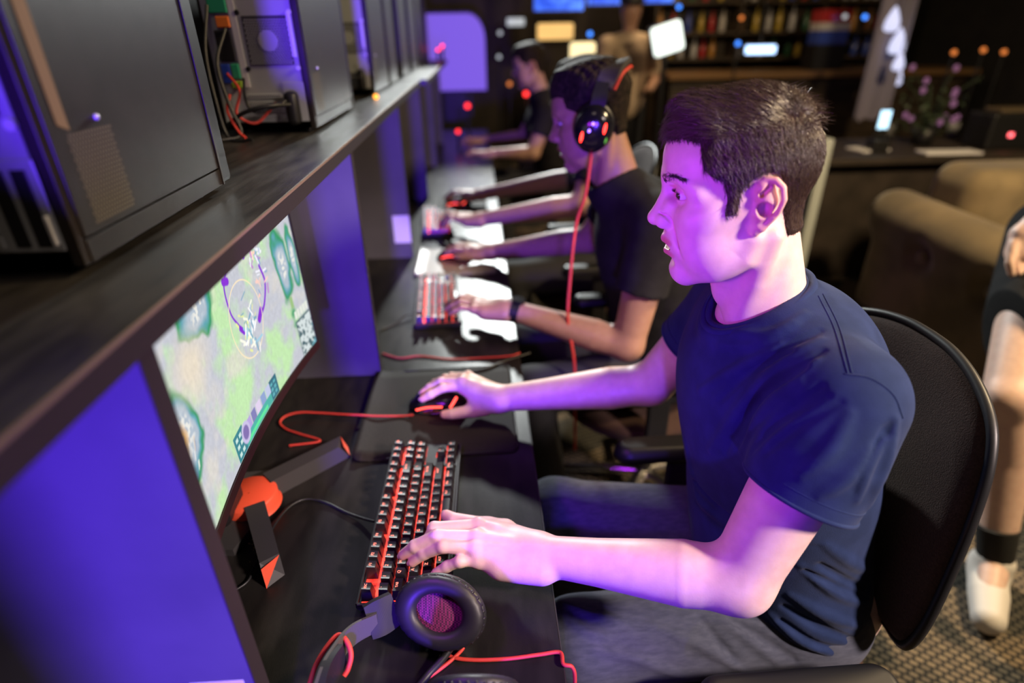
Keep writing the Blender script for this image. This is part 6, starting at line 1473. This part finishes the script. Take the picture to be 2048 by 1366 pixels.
for k, (px, py, y, m, lab) in enumerate(((1000, 66, 6.5, G_PALE, 'dim pale bulb beneath the pale oval reflection'), (998, 114, 6.5, G_PALE, 'pale bulb right of the violet arch'), (1476, 87, 6.0, G_BLU, 'blue bulb left of the blue-white tube'), (1052, 188, 5.0, G_RED, 'upper of two red lights on the farthest player\'s chair side'), (1064, 201, 5.0, G_RED, 'lower of two red lights on the farthest player\'s chair side'),
                                         (935, 212, 5.0, G_RED, 'red light under the violet arch'), (916, 263, 4.3, G_RED, 'red light on the far desk near a hand'), (1358, 14, 6.4, G_BLU, 'blue light right of the televisions'), (1180, 68, 6.0, G_BLU, 'small blue light beside the cream lamp'), (1019, 168, 6.0, G_ORG, 'small orange light left of the farthest player'), (1483, 36, 6.3, G_ORG, 'faint amber light over the tube light'), (1690, 33, 6.0, G_PALE, 'pale bulb among the bottles'), (1730, 34, 6.0, G_BLU, 'blue bulb among the bottles'), (1967, 100, 5.2, G_ORG, 'left of two orange lights at the upper right'), (2008, 104, 5.2, G_ORG, 'right of two orange lights at the upper right'), (1908, 105, 5.2, G_ORG, 'long orange light left of the orange pair'))):
    p = Vector(aty(px, py, y)); lt = thing('bulb', lab, 'light', p); MB().sphere((0, 0, 0), 0.020 if y > 4.5 else 0.014).build('bulb_glass', m, lt)
    if p.z > 1.35: MB().cyl((0, 0, 0.018), (0, 0, 3.1 - p.z), 0.004).build('wire', M_BLACK, lt)
    else: MB().cyl((0, 0, -0.018), (0, 0, (DZ - p.z) if (p.x < DESK_X and p.y < 5.25) else -p.z), 0.010).build('stand', M_BLACK, lt)
# string of lit paper lanterns hanging at the right
for k, (px, py, r, lab) in enumerate(((1786, 40, 0.075, 'top lit paper lantern of the white hanging cluster'), (1796, 84, 0.085, 'second lit paper lantern of the white hanging cluster'), (1784, 110, 0.085, 'third lit paper lantern of the white hanging cluster'), (1798, 124, 0.060, 'fourth lit paper lantern of the white hanging cluster'), (1794, 154, 0.065, 'lowest lit paper lantern of the white hanging cluster'))):
    p = Vector(aty(px, py, 4.70 + 0.17 * ((k * 2) % 5))); sh = thing('paper_lantern', lab, 'lantern', p, 0, 'hanging paper lanterns'); MB().lathe([(0.001, r * 1.25), (r * 0.30, r * 0.8), (r * 0.62, 0.0), (r * 0.70, -r * 0.7), (r * 0.45, -r * 1.0), (0.001, -r * 1.05)], n=12).build('shade', G_PAPER, sh); MB().cyl((0, 0, r), (0, 0, 3.1 - p.z), 0.003).build('cord', M_BLACK, sh)
dp = thing('drape', 'pale hanging drape left of the white paper lanterns', 'drape', aty(1768, 130, 5.15)); b = MB(); n = 24; V = []
for i in range(n + 1):
    for z in (-0.45, 0.75): V.append((-0.14 + 0.28 * i / n, 0.03 * math.sin(i * 1.3), z * (1 - 0.1 * abs(math.sin(i)))))
for i in range(n + 1):
    for z in (-0.45, 0.75): V.append((-0.14 + 0.28 * i / n, 0.03 * math.sin(i * 1.3) + 0.006, z * (1 - 0.1 * abs(math.sin(i)))))
o = 2 * (n + 1); F = [[2 * i, 2 * i + 2, 2 * i + 3, 2 * i + 1] for i in range(n)] + [[o + 2 * i, o + 2 * i + 1, o + 2 * i + 3, o + 2 * i + 2] for i in range(n)]
b.add(V, F, 0, True); b.build('cloth', principled('grey_violet_cloth', (0.30, 0.28, 0.36), 0.8), dp); MB().cyl((0, 0, 0.75), (0, 0, 3.1 - dp.location.z), 0.004).build('cord', M_BLACK, dp)
# back shelves with bottles and packets
bs_ = thing('bottle_shelf', 'dark wooden back shelf holding bottles and packets behind the bar', 'shelf', (3.1, 7.4, 0)); QT = Matrix.Translation(-bs_.location)
SZ = [1.18, 1.44, 1.74]
MB().box((2.0, 7.55, 0), (4.9, 7.60, 2.3)).build('back', M_BAR, bs_, QT)
for z in SZ: MB().box((2.0, 7.2, z - 0.03), (4.9, 7.55, z)).build('board', M_BAR, bs_, QT)
for x in (2.0, 2.95, 3.9, 4.87): MB().box((x, 7.2, 0), (x + 0.03, 7.55, 2.3)).build('upright', M_BAR, bs_, QT)
CB = [('brown', (0.16, 0.07, 0.02)), ('green', (0.03, 0.12, 0.05)), ('amber', (0.45, 0.22, 0.05)), ('clear', (0.5, 0.5, 0.52)), ('red', (0.45, 0.03, 0.03)), ('blue', (0.04, 0.08, 0.40)), ('yellow', (0.5, 0.36, 0.06)), ('white', (0.6, 0.58, 0.55))]
MBT = [principled('bottle_' + n_, c_, 0.2, spec=0.7) for n_, c_ in CB]
rb = np.random.default_rng(17); protos = []
def bottle(m): 
    return MB().lathe([(0.001, 0), (0.036, 0), (0.038, 0.01), (0.038, 0.15), (0.030, 0.18), (0.014, 0.205), (0.013, 0.26), (0.016, 0.262), (0.016, 0.275), (0.001, 0.275)], n=14).build('bottle', m)
RN = ['lower', 'middle', 'upper']
for zi, z in enumerate(SZ):
    x = 2.10
    while x < 4.80:
        ci = int(rb.integers(0, 8)); o = bottle(MBT[ci]); s = rb.uniform(0.8, 0.98); o.scale = (s, s, s * (0.78 if zi == 0 else 0.95)); o.location = (x, 7.36, z)
        tag(o, '%s bottle on the %s back shelf behind the bar' % (CB[ci][0], RN[zi]), 'bottle', '%s bottles on the %s back shelf' % (CB[ci][0], RN[zi])); x += rb.uniform(0.10, 0.19)
        while any(abs(x - u_ - 0.015) < 0.062 for u_ in (2.95, 3.9, 4.87)): x += 0.02
# red, white and blue box; counter clutter
p = aty(1660, 52, 6.35); bxs = thing('drinks_box', 'red, white and blue box on a stand over the bar', 'box', (p[0], 6.35, p[2] - 0.16)); MB().box((-0.15, -0.10, 0.0), (0.15, 0.10, 0.12), 0.004).build('blue_band', MBT[5], bxs); MB().box((-0.15, -0.10, 0.12), (0.15, 0.10, 0.19), 0.004).build('white_band', MBT[7], bxs); MB().box((-0.15, -0.10, 0.19), (0.15, 0.10, 0.30), 0.004).build('red_band', MBT[4], bxs); MB().box((-0.16, -0.11, 1.09 - bxs.location.z), (0.16, 0.11, 0.0)).build('stand', M_BLACK, bxs)
# barman in cream shirt and cap
M_CREAM = principled('cream_shirt', (0.55, 0.42, 0.30), 0.8)
bp = aty(1255, 120, 5.5); bm_ = thing('person', 'person in a cream shirt and dark cap standing at the bar', 'person', (bp[0], 5.5, 0)); X, Y_ = bp[0], 5.5
g = SDF((X - 0.4, Y_ - 0.3, 0), (X + 0.4, Y_ + 0.3, 1.85), 0.012); g.ell((X, Y_, 1.62), (0.085, 0.10, 0.12)); g.cone((X, Y_, 1.52), (X, Y_, 1.40), 0.055, 0.06, 0.03); g.chain([(X, Y_, 1.30), (X, Y_, 0.95)], [0.13, 0.14], 0.03)
for s in (-1, 1): g.chain([(X + s * 0.19, Y_, 1.36), (X + s * 0.25, Y_ - 0.02, 1.08), (X + s * 0.16, Y_ - 0.20, 1.02)], [0.05, 0.043, 0.032], 0.03); g.ell((X + s * 0.13, Y_ - 0.25, 1.02), (0.04, 0.06, 0.025), 0.02); g.chain([(X + s * 0.09, Y_, 0.92), (X + s * 0.10, Y_, 0.5), (X + s * 0.10, Y_, 0.07)], [0.085, 0.06, 0.045], 0.03)
P, Q = g.mesh(); keep(raw('body', P, Q, M_SKIN3, col=np.ones((len(P), 4))), bm_)
g = SDF((X - 0.4, Y_ - 0.3, 0.75), (X + 0.4, Y_ + 0.3, 1.55), 0.012); g.chain([(X, Y_, 1.28), (X, Y_, 0.92)], [0.165, 0.165]); g.chain([(X - 0.18, Y_, 1.36), (X, Y_, 1.40), (X + 0.18, Y_, 1.36)], [0.075, 0.07, 0.075], 0.05)
for s in (-1, 1): g.chain([(X + s * 0.19, Y_, 1.36), (X + s * 0.235, Y_, 1.16)], [0.07, 0.066], 0.03)
P, Q = g.mesh(); keep(raw('shirt', P, Q, M_CREAM), bm_)
b = MB(); b.sphere((X, Y_, 1.69), (0.098, 0.112, 0.072)); b.box((X - 0.07, Y_ - 0.19, 1.665), (X + 0.07, Y_ - 0.06, 1.68), 0.006); keep(b.build('cap', M_BLACK), bm_)
b = MB(); 
for s in (-1, 1): b.tube([(X + s * 0.09, Y_, 0.92), (X + s * 0.10, Y_, 0.5), (X + s * 0.10, Y_, 0.05)], [0.10, 0.075, 0.065], 12)
keep(b.build('trousers', M_JEAN2), bm_)
for s in (-1, 1): b = MB(); b.box((X + s * 0.10 - 0.045, Y_ - 0.17, 0), (X + s * 0.10 + 0.045, Y_ + 0.08, 0.08), 0.025, smooth=True); keep(b.build('shoe', M_SHOE), bm_)
